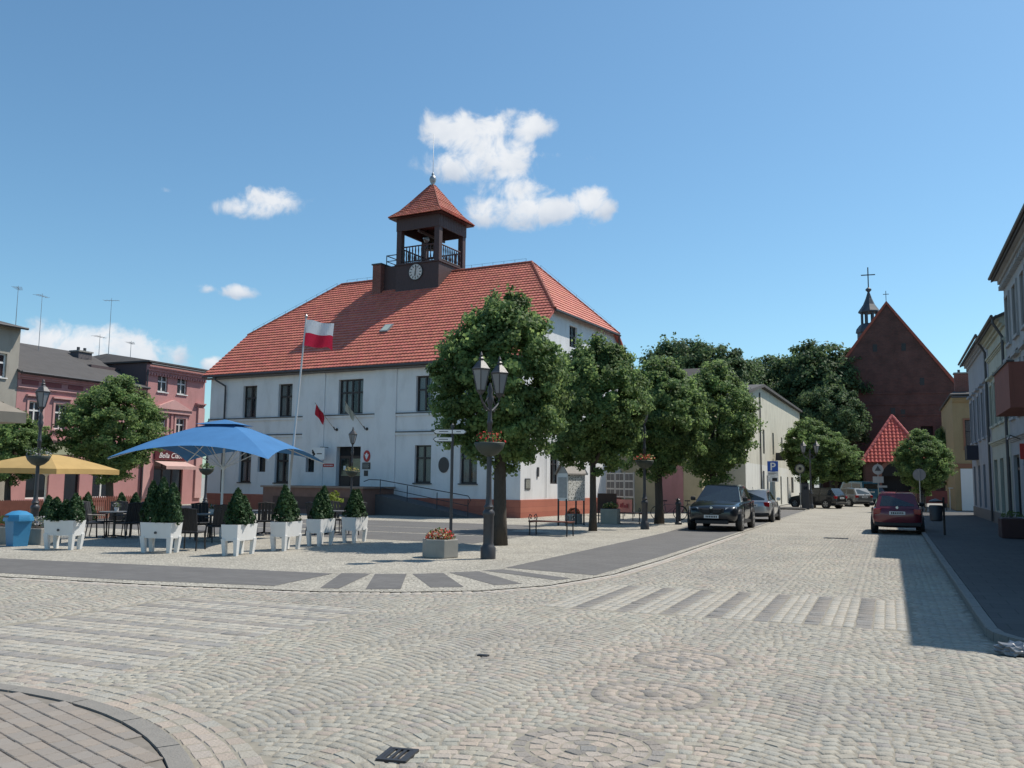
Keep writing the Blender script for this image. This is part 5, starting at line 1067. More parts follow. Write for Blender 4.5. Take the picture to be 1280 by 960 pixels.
def lamp_at(px, py, lab, rz, seed, double=True, basket=True, mix=None, sc=None):
    x, y = gp(px, py); o = lamp(lab, x, y, rz, basket, double, seed=seed, bed_mix=mix)
    if sc: o.scale = (sc,) * 3
GM = [(M_FGREEN, 1.0)]; 
lamp_at(41, 676, 'street lamp with a green flower basket behind the blue litter bin', R(118), 4, False, True, [(M_FGREEN, .6), (M_FSILV, .4)], .88)
lamp_at(438, 650, 'street lamp with a pale flower basket in front of the town hall door', R(60), 5, False, True, [(M_FGREEN, .6), (M_FYEL, .4)], .80)
lamp_at(255, 655, 'street lamp with hanging plants behind the blue parasol', R(60), 6, False, True, GM, .80)
lamp_at(806, 662, 'slim street lamp with red basket at the dark lane, against the third linden', R(60), 7, False, True, [(M_FGREEN, .5), (M_FRED, .35), (M_FYEL, .15)], .98)
lamp_at(1014, 636, 'double lantern street lamp beside the dark parking meter', R(10), 8, True, False, None, 1.05)
lamp_at(1153, 641, 'double lantern street lamp with a round sign before the church tree', R(10), 9, True, False, None, 1.08)
# finger post
x, y = gp(563, 690); fp = thing('finger_post', 'slim finger post with three white direction boards', 'signpost', (x, y, 0), R(22)); MB().tube([(0, 0, 0), (0, 0, 3.05)], .038, 8).lathe([(.05, 3.05), (.05, 3.1), (.01, 3.14)], 8).build('post', M_LAMP, fp)
def finger(x0, x1, z):
    s = -1 if x1 < x0 else 1; pts = [(x0, z - .06), (x1 - s * .07, z - .06), (x1, z), (x1 - s * .07, z + .06), (x0, z + .06)]; pts = pts if s > 0 else pts[::-1]
    o = MB().prism(pts, -.075, -.045, 'y').build('direction_board', M_FLASH, fp); q = [(x0 + s * .012, z - .045), (x1 - s * .08, z - .045), (x1 - s * .025, z), (x1 - s * .08, z + .045), (x0 + s * .012, z + .045)]; q = q if s > 0 else q[::-1]
    MB().prism(q, -.0785, -.076, 'y').build('face', M_WHITE, o); MB().box(min(x0 + s * .1, x1 - s * .15), max(x0 + s * .1, x1 - s * .15), -.0805, -.079, z - .008, z + .010).build('lettering_line', M_FLASH, o)
finger(.0, -.48, 2.93); finger(.0, -.48, 2.74); finger(.0, .36, 2.93)
# hexagonal concrete flower box in front
def conc_box(px, py, lab, r, h, mix, seed, rz=0, n=6, m=None):
    x, y = gp(px, py); t = thing('flower_box', lab, 'planter', (x, y, 0), rz); m = m or M_CONC
    MB().lathe([(r * .94, 0), (r, .03), (r, h - .02), (r * .97, h), (r * .86, h), (r * .86, h - .10)], n).build('trough', m, t); MB().lathe([(r * .85, h - .12), (r * .85, h - .06)], n).build('soil', M_SOIL, t)
    if mix: bed(t, 0, 0, h - .08, r * .7, r * .6, .32, 420, seed, mix)
    return t
conc_box(550, 697, 'grey hexagonal concrete flower box with red flowers beside the double lamp', .42, .42, [(M_FGREEN, .45), (M_FRED, .4), (M_FYEL, .15)], 31, R(10))
conc_box(717, 655, 'concrete flower box with pink flowers under the house-shaped notice board', .36, .42, [(M_FGREEN, .5), (M_FRED, .5)], 32, .2, 8)
def sq_box(px, py, w, h, lab, mix, seed, rz=0, m=None):
    x, y = gp(px, py); t = thing('flower_box', lab, 'planter', (x, y, 0), rz); b = MB(); b.box(-w, w, -w * .7, w * .7, 0, h, .015); b.build('trough', m or M_CONC, t); MB().box(-w + .05, w - .05, -w * .7 + .05, w * .7 - .05, h + .001, h + .012).build('soil', M_SOIL, t); bed(t, 0, 0, h, w * .85, w * .55, .28, 380, seed, mix); return t
sq_box(763, 655, .36, .62, 'tall cream concrete flower box beside the second linden trunk', [(M_FGREEN, .7), (M_FYEL, .3)], 33, 0, M('cream_concrete', (0.45, 0.42, 0.35), .9, .12, 5, grime=.3))
sq_box(8, 680, .42, .45, 'concrete flower box left of the blue litter bin', [(M_FGREEN, 1)], 34, .1)
sq_box(44, 680, .50, .42, 'concrete flower box with silvery plants right of the blue litter bin', [(M_FGREEN, .3), (M_FSILV, .7)], 35, .1)
# bins
x, y = gp(21, 683); t = thing('litter_bin', 'sky blue plastic litter bin between concrete flower boxes', 'litter bin', (x, y, 0), R(-15)); M_BB = M('blue_plastic', (0.04, 0.22, 0.42), .45, .1)
b = MB(); b.add([(-.19, -.17, 0), (.19, -.17, 0), (.19, .17, 0), (-.19, .17, 0), (-.24, -.22, .62), (.24, -.22, .62), (.24, .22, .62), (-.24, .22, .62)], [(0, 3, 2, 1), (0, 1, 5, 4), (1, 2, 6, 5), (2, 3, 7, 6), (3, 0, 4, 7), (4, 5, 6, 7)]); b.build('body', M_BB, t); MB().lathe([(.34, .622), (.345, .66), (.30, .78), (.16, .86), (.02, .88)], 8, a0=PI / 8).build('lid', M_BB, t, True, 30); MB().box(-.12, .12, -.30, -.27, .68, .76).build('opening', M_BLACK, t)
x, y = gp(1172, 672); t = thing('litter_bin', 'dark litter bin on a post at the shaded kerb behind the red car', 'litter bin', (x + .1, y, .095), 0); MB().tube([(.12, 0, 0), (.12, 0, 1.25)], .035, 8).build('post', M_BLACK, t); MB().lathe([(.15, .45), (.19, .48), (.21, .95), (.19, .98), (.17, .96)], 12, (-.12, 0, 0)).build('bucket', M('bin_dark', (0.03, 0.035, 0.045), .5, .2), t, True, 40); MB().lathe([(.22, 1.08), (.2, 1.13), (.02, 1.2)], 12, (-.12, 0, 0)).build('hood', M_BLACK, t)
# white trough planters with thujas
wp_src = None
def trough(px, py, rz, lab, nth, hs):
    global wp_src
    x, y = gp(px, py)
    if wp_src is None:
        t = thing('trough_planter', lab, 'planter', (x, y, 0), rz, 'white trough planters round the cafe')
        L, W2, h0, h1 = .42, .21, .34, .70; b = MB(); c = [(-L, -W2), (L, -W2), (L, W2), (-L, W2)]
        b.add([(p[0] * .93, p[1] * .9, h0) for p in c] + [(p[0], p[1], h1) for p in c] + [(p[0] * .92, p[1] * .86, h1) for p in c] + [(p[0] * .92, p[1] * .86, h1 - .08) for p in c], [(3, 2, 1, 0)] + [(i, (i + 1) % 4, 4 + (i + 1) % 4, 4 + i) for i in range(4)] + [(4 + i, 4 + (i + 1) % 4, 8 + (i + 1) % 4, 8 + i) for i in range(4)] + [(8 + i, 8 + (i + 1) % 4, 12 + (i + 1) % 4, 12 + i) for i in range(4)]); b.build('trough', M_WPLAST, t)
        MB().box(-L * .9, L * .9, -W2 * .84, W2 * .84, h1 - .11, h1 - .07).build('soil', M_SOIL, t)
        for sx in (-1, 1):
            for sy in (-1, 1):
                ax, ay = sx * (L - .055), sy * (W2 - .05); b = MB(); b.add([(ax * .90 - .045, ay * .86 - .035, 0), (ax * .90 + .045, ay * .86 - .035, 0), (ax * .90 + .045, ay * .86 + .035, 0), (ax * .90 - .045, ay * .86 + .035, 0), (ax * .98 - .06, ay * .98 - .05, h0 + .04), (ax * .98 + .06, ay * .98 - .05, h0 + .04), (ax * .98 + .06, ay * .98 + .05, h0 + .04), (ax * .98 - .06, ay * .98 + .05, h0 + .04)], [(0, 3, 2, 1), (4, 5, 6, 7), (0, 1, 5, 4), (1, 2, 6, 5), (2, 3, 7, 6), (3, 0, 4, 7)]); b.build('leg', M_WPLAST, t)
        MB().lathe([(.03, -W2 - .012), (.03, -W2 + .03)], 10, (0, 0, .47), 'y').build('drain_plug', M_FLASH, t); wp_src = t
    else: t = dup(wp_src, (x, y, 0), rz, lab)
    c, s = math.cos(rz), math.sin(rz)
    for i in range(nth):
        ox = (i - (nth - 1) / 2) * .27; k = hs * .86 * rnd.uniform(.8, 1.15); thuja(x + ox * c, y + ox * s, .62, (1.2, 1.2, k), 'thuja in the ' + lab, 'thujas in the white trough planters', rnd.uniform(0, 6))
trough(79, 687, R(8), 'white trough planter with dark thujas nearest the concrete flower boxes', 3, .78)
trough(200, 691, R(8), 'white trough planter with dark thujas before the black rattan chairs', 3, 1.15)
trough(298, 694, R(-82), 'white trough planter under the front corner of the blue parasol', 2, 1.05)
trough(357, 688, R(-82), 'white trough planter with thujas beside the flagpole', 2, 1.05)
trough(400, 682, R(-82), 'white trough planter second from the end nearest the town hall', 2, 1.0)
trough(443, 678, R(-82), 'white trough planter at the end of the row nearest the town hall', 2, 1.0)
# low hedge boxes at the back of the terrace
for i, (px, py) in enumerate(((58, 668), (108, 655), (150, 655), (168, 655), (215, 655))):
    x, y = gp(px, py); thuja(x, y, .02, (1.5, 1.5, 1.15), 'bushy thuja ' + ('behind the first white planter', 'behind the cafe chairs beside the picket fence', 'before the low pink house door', 'left of the awning shop front', 'before the awning shop front')[i], 'thujas behind the cafe tables', i)
x, y = gp(416, 660); t = thing('shrub', 'bright yellow-green shrub behind the white planters', 'shrub', (x, y, 0)); P, N = crown_data(71, .3, .35, 25, 40, .06, .1); P[:, 2] += .95; np_quads('foliage', leaves(72, P, N, .07), [(0, 1, 2, 3)], leaf_mat('lime_leaf', (0.2, 0.26, 0.04), (0.3, 0.36, 0.06), .3), None, t); MB().tube([(0, 0, 0), (0, 0, .9)], .03, 6).build('stem', M_BARK, t)
# parasols
def parasol(label, x, y, rz, half, z_edge, z_top, m, val=.0, sag=.16, vent=True, pole_m=None, tilt=0):
    t = thing('parasol', label, 'parasol', (x, y, 0), rz); n = 12; b = MB(); pole_m = pole_m or M_WHITE
    def pt(q, a, r):   # q side, a in -1..1 along it, r 0..1 from the hub outwards
        ang = q * PI / 2; w = half * r; xx, yy = a * w, -w
        z = z_top + (z_edge - z_top) * r ** 1.35 + sag * (1 - a * a) * r ** 2; inn = 1 - .07 * (1 - a * a) * r; yy *= inn
        return (xx * math.cos(ang) - yy * math.sin(ang), xx * math.sin(ang) + yy * math.cos(ang), z)
    for q in range(4):
        for i in range(n):
            a0, a1 = -1 + 2 * i / n, -1 + 2 * (i + 1) / n
            for k in range(8): r0, r1 = .14 + .86 * k / 8, .14 + .86 * (k + 1) / 8; b.quad(pt(q, a0, r0), pt(q, a0, r1), pt(q, a1, r1), pt(q, a1, r0))
            if val:
                p0, p1 = pt(q, a0, 1), pt(q, a1, 1); b.quad(p0, (p0[0], p0[1], p0[2] - val), (p1[0], p1[1], p1[2] - val), p1)
    b.build('canopy', m, t, True, 50)
    if vent:
        b = MB(); z_ = z_top + .07
        for q in range(4):
            for i in range(4):
                def vp(a, r): ang = q * PI / 2; w = half * .27 * r; xx, yy = a * w, -w; return (xx * math.cos(ang) - yy * math.sin(ang), xx * math.sin(ang) + yy * math.cos(ang), z_ - .16 * r ** 1.3)
                b.quad(vp(-1 + .5 * i, 0.02), vp(-1 + .5 * i, 1), vp(-.5 + .5 * i, 1), vp(-.5 + .5 * i, .02))
        b.build('vent_cap', m, t, True, 50)
    MB().tube([(0, 0, .05), (0, 0, z_top + .05)], .035, 8).build('pole', pole_m, t); MB().box(-.45, .45, -.45, .45, 0, .09, .02).build('base_slab', M_CONC, t)
    MB().lathe([(.06, z_edge - .25), (.06, z_edge - .15)], 10).build('runner', pole_m, t)
    for q in range(4):
        for s in (0, 1):
            ang = q * PI / 2 + (s * PI / 4); L = half * (1.40 if s else .98); c, si = math.cos(ang - PI / 2), math.sin(ang - PI / 2)
            if s: MB().tube([(0, 0, z_top - .03), (c * L, si * L, z_edge - .025)], .016, 5).build('rib', pole_m, t)
            MB().tube([(c * .05, si * .05, z_edge - .2), (c * L * .5, si * L * .5, (z_top + z_edge) / 2 - (.04 if s else -.02))], .013, 5).build('strut', pole_m, t)
    return t
x, y = gp(275, 676); cd_ = Vector((-x, -y, 0)).normalized() * math.cos(R(24)) + Vector((CR.x, CR.y, 0)).normalized() * math.sin(R(24))   # one corner points nearly at the camera
parasol('large sky blue parasol over the cafe tables', x, y, math.atan2(cd_.y, cd_.x) - R(45), 2.18, 2.22, 3.30, cloth_mat('blue_canvas', (0.06, 0.185, 0.39), .05), 0.0, .34)
x, y = gp(54, 655); parasol('yellow square parasol behind the blue litter bin', x, y, R(12), 1.75, 1.98, 2.55, cloth_mat('yellow_canvas', (0.60, 0.41, 0.17), .3), .18, .02, False)
pc = CC + ray(29, 516) * (17.0 / FPX); hR = Vector((CR.x, CR.y, 0)).normalized(); pb = pc - hR * 2.62
parasol('beige parasol reaching in from the side beside the yellow one', pb.x, pb.y, math.atan2(hR.y, hR.x) - R(45), 1.9, pc.z, pc.z + .85, cloth_mat('beige_canvas', (0.33, 0.29, 0.24), .15), .20, .03, False, M_WOODR)
# cafe chairs and tables
M_RATT = M('black_rattan', (0.022, 0.022, 0.025), .6, .4, 30, .5, 90)
def chair(label, x, y, rz, src=[None]):
    G = 'black cafe chairs'
    if src[0] is not None: return dup(src[0], (x, y, 0.012), rz, label)
    t = thing('cafe_chair', label, 'chair', (x, y, 0.012), rz, G); b = MB(); b.box(-.25, .25, -.24, .24, .40, .45, .012); b.build('seat', M_RATT, t)
    b = MB()
    for i in range(5): x0 = -.24 + i * .097; b.add([(x0, .20, .46), (x0 + .085, .20, .46), (x0 + .085, .24, .46), (x0, .24, .46), (x0, .32, .98), (x0 + .085, .32, .98), (x0 + .085, .35, .98), (x0, .35, .98)], [(0, 3, 2, 1), (4, 5, 6, 7), (0, 1, 5, 4), (1, 2, 6, 5), (2, 3, 7, 6), (3, 0, 4, 7)])
    b.build('backrest', M_RATT, t); MB().tube([(-.25, .335, .97), (0, .35, 1.0), (.25, .335, .97)], .02, 6).build('back_rail', M_RATT, t)
    for sx in (-1, 1):
        MB().tube([(sx * .24, -.22, .42), (sx * .26, -.25, 0)], .018, 6).build('leg', M_BLACK, t); MB().tube([(sx * .24, .22, .42), (sx * .25, .30, 0)], .018, 6).build('leg', M_BLACK, t)
        MB().tube([(sx * .26, -.22, .43), (sx * .28, -.22, .64), (sx * .28, .25, .66)], .018, 6).build('armrest', M_BLACK, t)
    src[0] = t; return t
def table(label, px, py, r=.42):
    x, y = gp(px, py); t = thing('cafe_table', label, 'table', (x, y, .012), rnd.uniform(0, 1), 'cafe tables'); MB().lathe([(r, .70), (r + .01, .71), (r + .01, .73), (r, .735)], 20).build('tabletop', M('grey_tabletop', (0.16, 0.16, 0.165), .3, .1), t); MB().tube([(0, 0, .03), (0, 0, .70)], .035, 8).build('pedestal', M_BLACK, t)
    for i in range(4): a = i * PI / 2; MB().tube([(0, 0, .06), (.3 * math.cos(a), .3 * math.sin(a), .015)], .02, 6).build('foot', M_BLACK, t)
    return x, y
def around(x, y, angs, lab, d=.62):
    for i, a in enumerate(angs):
        side = ('town hall', 'linden', 'crossing', 'pink house')[int(((a + 45) % 360) // 90)] + ''
        chair(lab.replace('rattan chair at', 'rattan chair on the ' + side.split()[0] + ' ' + ' '.join(side.split()[1:]) + ' side of').replace('  ', ' '), x + d * math.sin(R(a)), y + d * math.cos(R(a)), -R(a))
x1, y1 = table('round cafe table among black chairs between the first two white planters', 142, 672); around(x1, y1, (200, 255, 100, 15, 320, 55), 'black rattan chair at the table between the first planters')
x2, y2 = table('round cafe table under the blue parasol with chairs', 262, 676); around(x2, y2, (225, 300, 30, 120), 'black rattan chair at the table under the blue parasol')
x3, y3 = table('round cafe table behind the white planters near the flagpole', 330, 668); around(x3, y3, (40, 140, 250), 'black rattan chair at the table near the flagpole')
x4, y4 = table('small cafe table behind the last white planters', 418, 668, .32); around(x4, y4, (80, 200, 320), 'black rattan chair at the table behind the last planters')
chair('black rattan chair alone just right of the second white planter', *gp(238, 688), R(200))
for i, (px, py) in enumerate(((262, 676), (142, 672))):
    x, y = gp(px, py); t = thing('flower_pot', ('small pot of white flowers on the table under the blue parasol', 'small pot of pale flowers on the table between white planters')[i], 'flower pot', (x + .05, y, .748)); MB().lathe([(.05, 0), (.07, .11), (.06, .11)], 10).build('pot', M_WPLAST, t); bed(t, 0, 0, .1, .09, .09, .16, 60, 90 + i, [(M_FGREEN, .4), (M_FSILV, .6)])
# red-brown picket fence at the far left of the cafe
def fence(label, p, q, n, h=.95):
    p, q = Vector((*p, .01)), Vector((*q, .01)); L = (q - p).length; t = thing('picket_fence', label, 'fence', p, math.atan2(q.y - p.y, q.x - p.x))
    for z in (.25, .72): MB().box(0, L, .012, .04, z, z + .06).build('rail', M_WOODR, t)
    for i in range(n): x = (i + .5) * L / n; MB().prism([(x - .04, .05), (x + .04, .05), (x + .04, h - .06), (x, h), (x - .04, h - .06)], -.012, .011, 'y').build('picket', M_WOODR, t)
fence('red-brown picket fence behind the blue litter bin', gp(-40, 664), gp(52, 661), 34); fence('red-brown picket fence before the low pink house shopfront', gp(98, 652), gp(165, 648), 26)
# flagpole with the white and red flag
x, y = gp(355, 673); fpz = thing('flagpole', 'white leaning flagpole flying a white and red flag', 'flagpole', (x, y, 0)); tip = Vector((CR.x * .42, CR.y * .42, 6.55)); bs_ = Vector((0, 0, .0))
MB().tube([bs_, tip * .5, tip], .042, 8, .022).build('pole', M('pole_white', (0.55, 0.55, 0.54), .4, .05), fpz); MB().lathe([(.12, 0), (.12, .25), (.06, .3)], 10).build('socket', M_ZINC, fpz); MB().lathe([(.03, -.02), (.045, .03), (.01, .09)], 8, tuple(tip)).build('finial', M_ZINC, fpz)
fw_, fh_ = .90, .80; H_ = Vector((CR.x, CR.y, 0)).normalized()
def fl(u, w): 
    base = tip * (1 - .01) - tip.normalized() * (w * fh_ * .98 + .05); depth = .11 * math.sin(u * 9 + w * 2.5) * (0.35 + u)
    return base + H_ * (u * fw_ * (.93 + .07 * w)) + Vector((CF.x, CF.y, 0)) * depth + Vector((0, 0, -.16 * u * u + .07 * math.sin(u * 7 + 1 + w * 1.5) * (u ** .7) + .03))
for nm, a, c, m_ in (('white_stripe', 0, .5, cloth_mat('flag_white', (0.75, 0.75, 0.76), .35)), ('red_stripe', .5, 1, cloth_mat('flag_crimson', (0.62, 0.03, 0.07), .35))):
    b = MB(); nn = 16
    for i in range(nn):
        for j in range(5): u0, u1, w0, w1 = i / nn, (i + 1) / nn, a + (c - a) * j / 5, a + (c - a) * (j + 1) / 5; b.quad(fl(u0, w0), fl(u0, w1), fl(u1, w1), fl(u1, w0))
    b.build(nm, m_, fpz, True)
# iron benches with timber slats
def bench(label, px, py, rz, sc=1):
    x, y = gp(px, py); t = thing('iron_bench', label, 'bench', (x, y, .011), rz, 'iron benches by the lindens')
    for i in range(5): MB().box(-.72, .72, -.24 + i * .10, -.16 + i * .10, .43, .465, .006).build('slat', M_WOODR, t)
    for s in (-1, 1):
        xx = s * .66; b = MB(); b.tube([(xx, -.24, 0), (xx, -.22, .25), (xx, -.24, .42)], .022, 6); b.tube([(xx, .24, 0), (xx, .22, .25), (xx, .24, .42)], .022, 6); b.tube([(xx, -.26, .42), (xx, .27, .42)], .02, 6)
        b.tube([(xx, -.22, .43), (xx, -.30, .56), (xx, -.22, .66), (xx, -.10, .62), (xx, -.12, .52), (xx, -.2, .55)], .016, 6); b.tube([(xx, .22, .43), (xx, .30, .56), (xx, .22, .66), (xx, .10, .62), (xx, .12, .52), (xx, .2, .55)], .016, 6); b.build('end_frame', M_IRON, t)
    return t
bench('backless iron bench with scrolled ends before the house-shaped notice board', 689, 670, R(-6)); bench('backless iron bench behind the cream flower box', 783, 655, R(-6))
# house-shaped notice board
x, y = gp(714, 657); nb = thing('notice_board', 'house-shaped white notice board on dark posts covered with bills', 'notice board', (x, y, 0), R(-15))
M_BILL = M('posted_bills', (0.70, 0.70, 0.67), .7, 1, 9, col2=(0.2, 0.22, 0.2)); 
_n = M_BILL.node_tree; cr = _n.nodes.new('ShaderNodeValToRGB'); cr.color_ramp.elements[0].position = .40; cr.color_ramp.elements[0].color = (.12, .13, .12, 1); cr.color_ramp.elements[1].position = .46; cr.color_ramp.elements[1].color = (.72, .72, .69, 1)
nn_ = [q for q in _n.nodes if q.type == 'TEX_NOISE'][0]; nn_.inputs['Scale'].default_value = 16; nn_.inputs['Detail'].default_value = 2; _n.links.new(nn_.outputs['Fac'], cr.inputs[0]); _n.links.new(cr.outputs[0], _n.nodes['Principled BSDF'].inputs['Base Color'])
hw_, dp_ = .24, .62
for sx in (-1, 1):
    for yy in (-dp_, dp_): MB().box(sx * (hw_ - .05) - .025, sx * (hw_ - .05) + .025, yy - .025, yy + .025, 0, 1.05).build('post', M_IRON, nb)
MB().box(-hw_, hw_, -dp_, dp_, .98, 2.05).build('board', M_WHITE, nb); MB().box(hw_ + .001, hw_ + .012, -dp_ + .05, dp_ - .05, 1.02, 2.0).build('bill_sheet', M_BILL, nb); MB().box(-hw_ + .04, hw_ - .04, -dp_ - .012, -dp_ - .001, 1.1, 1.9).build('bill_sheet', M('grey_bills', (0.42, 0.42, 0.42), .7, .3, 8), nb)
b = MB(); b.prism([(-hw_, 2.051), (hw_, 2.051), (0, 2.44)], -dp_, dp_, 'y'); b.build('gable', M('board_gable', (0.4, 0.39, 0.37), .8, .1), nb)
b = MB(); b.prism([(-hw_ - .08, 2.0), (0, 2.47), (hw_ + .08, 2.0), (hw_ + .08, 2.05), (0, 2.53), (-hw_ - .08, 2.05)], -dp_ - .1, dp_ + .1, 'y'); b.build('roof', M('board_roof', (0.30, 0.28, 0.26), .8, .3, 10), nb)
x, y = gp(722, 655); t = thing('notice_board', 'low brown wooden information panel on two posts beside the house-shaped board', 'notice board', (x + .9, y + 1.2, 0), R(20)); MB().box(-.4, .4, -.03, .03, .55, 1.25).build('panel', M('brown_panel', (0.10, 0.055, 0.04), .7, .2), t); MB().box(-.38, -.33, -.02, .02, 0, .55).build('post', M_IRON, t); MB().box(.33, .38, -.02, .02, 0, .55).build('post', M_IRON, t)
# photo display wall and banner
x, y = gp(775, 645); t = thing('display_board', 'metal display board with rows of dark photographs along the town hall side', 'display board', (x, y, 0), R(-38)); 
for i in range(4): MB().tube([(-1.2 + i * .8, 0, 0), (-1.2 + i * .8, 0, 2.25)], .03, 6).build('post', M_ZINC, t)
M_PHOTO = M('photo_print', (0.07, 0.075, 0.08), .5, .8, 7)
for i in range(3):
    MB().box(-1.16 + i * .8, -.44 + i * .8, -.02, .0, .95, 2.2).build('panel', M('board_grey', (0.42, 0.43, 0.42), .6, .1), t)
    for j in range(3):
        for k in range(2): MB().box(-1.12 + i * .8 + k * .34, -.82 + i * .8 + k * .34, -.028, -.021, 1.02 + j * .4, 1.34 + j * .4).build('photograph', M_PHOTO, t)
x, y = gp(772, 650); t = thing('banner', 'salmon pink banner with dark red lettering tied to iron rails', 'banner', (x, y, 0), R(-38)); b = MB(); 
for i in range(14): xa, xb = -1.1 + i * .157, -1.1 + (i + 1) * .157; ya, yb = .02 * math.sin(i * 1.1), .02 * math.sin((i + 1) * 1.1); b.quad((xa, ya, .35), (xb, yb, .35), (xb, yb, .95), (xa, ya, .95))
b.build('cloth', M('banner_pink', (0.55, 0.20, 0.16), .7, .12, 3), t)
for i in range(11):
    if i != 6: MB().box(-.9 + i * .16, -.9 + i * .16 + .11, -.032, -.026, .58, .58 + .12 + .05 * (i % 3)).build('letter', M('banner_letter', (0.30, 0.02, 0.03), .6, .1), t)
for i in range(4): MB().tube([(-1.1 + i * .73, .05, 0), (-1.1 + i * .73, .05, 1.0)], .02, 5).build('post', M_IRON, t)
# bicycles at a rack and a bollard
def bicycle(label, x, y, rz):
    t = thing('bicycle', label, 'bicycle', (x, y, .33), rz, 'bicycles at the rack')
    for s in (-.52, .52):
        b = MB(); b.tube([(s + .31 * math.cos(a), 0, .31 * math.sin(a)) for a in [i * 2 * PI / 18 for i in range(19)]], .018, 5); w = b.build('wheel', M_RUBBER, t); b = MB()
        for i in range(6): a = i * PI / 3; b.tube([(s, 0, 0), (s + .30 * math.cos(a), 0, .30 * math.sin(a))], .004, 3)
        b.build('spoke', M_CHROME, w)
    MB().tube([(-.52, 0, 0), (-.12, 0, -.03), (.38, 0, .36), (-.18, 0, .40), (-.52, 0, 0)], .016, 5).tube([(-.12, 0, -.03), (-.2, 0, .52)], .015, 5).tube([(.52, 0, 0), (.36, 0, .5)], .015, 5).build('frame', M('bike_paint', (0.05, 0.05, 0.06), .4, .3), t)
    MB().tube([(.36, 0, .48), (.36, 0, .62), (.30, -.26, .64)], .013, 5).tube([(.36, 0, .62), (.30, .26, .64)], .013, 5).build('handlebar', M_BLACK, t); MB().box(-.32, -.06, -.07, .07, .53, .58, .02).build('saddle', M_BLACK, t)
x, y = gp(836, 650); bicycle('dark bicycle leaning at the rack behind the black bollard', x, y, R(15)); bicycle('second dark bicycle at the rack behind the black bollard', x + .9, y + .7, R(-20))
x, y = gp(848, 656); t = thing('bollard', 'black iron bollard at the edge of the dark lane near the bicycles', 'bollard', (x, y, 0)); MB().lathe([(.15, 0), (.15, .1), (.11, .14), (.10, .8), (.13, .83), (.13, .9), (.08, .96), (.1, 1.02), (.02, 1.1)], 12).build('bollard_body', M_IRON, t, True, 40)
# signs up the street
def post_sign(label, px, py, h, build, rz=R(-2), zb=0):
    x, y = gp(px, py); t = thing('road_sign', label, 'road sign', (x, y, zb), rz); MB().tube([(0, 0, 0), (0, 0, h)], .03, 8).build('post', M_ZINC, t); build(t); return t
def b_park(t):
    o = MB().box(-.36, .36, -.05, -.03, 2.55, 3.27, .005).build('sign_plate', M('sign_blue', (0.02, 0.09, 0.42), .4, .05), t)
    text_mesh('P', .74, (0, -.056, 2.65), o, M_WHITE, 0, .002, .012)
    q = MB().box(-.36, .36, -.05, -.03, 2.20, 2.53).build('sign_plate', M_WHITE, t)
    for i in range(3): MB().box(-.3, .3 - .1 * i, -.054, -.051, 2.45 - i * .045, 2.47 - i * .045).build('lettering_line', M_BLACK, q)
    q = MB().box(-.36, .36, -.05, -.03, 1.85, 2.18).build('sign_plate', M_WHITE, t); MB().box(-.05, .28, -.055, -.051, 1.9, 2.12).build('pictogram', M_BLACK, q)
post_sign('blue parking sign with white P and two plates before the white gabled house', 967, 636, 3.2, b_park, R(8))
def b_round(t): MB().lathe([(.34, -.05), (.34, -.03)], 24, (0, 0, 2.75), 'y').build('mirror_back', M('mirror_rim', (0.05, 0.05, 0.05), .5, .1), t); MB().lathe([(.27, -.058), (.25, -.075), (.1, -.09)], 24, (0, 0, 2.75), 'y').build('mirror_face', M('traffic_disc', (0.30, 0.28, 0.2), .4, .2), t); MB().lathe([(.1, -.1), (.1, -.091)], 12, (0, 0, 2.75), 'y').build('disc_centre', M_BLACK, t)
post_sign('round dark disc sign on a post left of the parking meter', 1001, 637, 2.9, b_round, R(10))
def b_tri(t):  # white sign and plates; their shade is put into the grey colour
    o = MB().lathe([(.33, -.05), (.33, -.03)], 24, (0, 0, 2.7), 'y').build('sign_disc', M('shaded_white', (0.38, 0.38, 0.38), .6, .2), t); MB().lathe([(.22, -.054), (.22, -.051)], 3, (0, 0, 2.72), 'y', PI / 2).build('pictogram', M_FLASH, o)
    MB().box(-.32, .32, -.05, -.03, 1.85, 2.25).build('sign_plate', MATS['shaded_white'], t); q = MB().box(-.05, .52, -.05, -.03, 1.55, 1.68).build('sign_plate', MATS['shaded_white'], t)
post_sign('grey-white round sign with plates before the church porch', 1099, 640, 3.1, b_tri, R(5))
def b_disc(t): MB().lathe([(.36, .03), (.36, .05)], 20, (0, 0, 2.35), 'y').build('sign_disc', M('sign_back', (0.25, 0.25, 0.26), .6, .1), t)
post_sign('blank back of a round sign below the church-side double lamp', 1151, 643, 2.6, b_disc)
x, y = gp(1007, 637); t = thing('parking_meter', 'dark grey parking meter column beside the far double lamp', 'parking meter', (x, y, 0), R(10)); MB().box(-.24, .24, -.16, .16, 0, 1.75, .02).build('cabinet', M('meter_grey', (0.035, 0.038, 0.045), .5, .2), t); MB().box(-.12, .12, -.166, -.161, 1.35, 1.55).build('screen', M_GLASSD, t); MB().box(-.26, .26, -.18, .18, 1.752, 1.8).build('cap', M_BLACK, t)
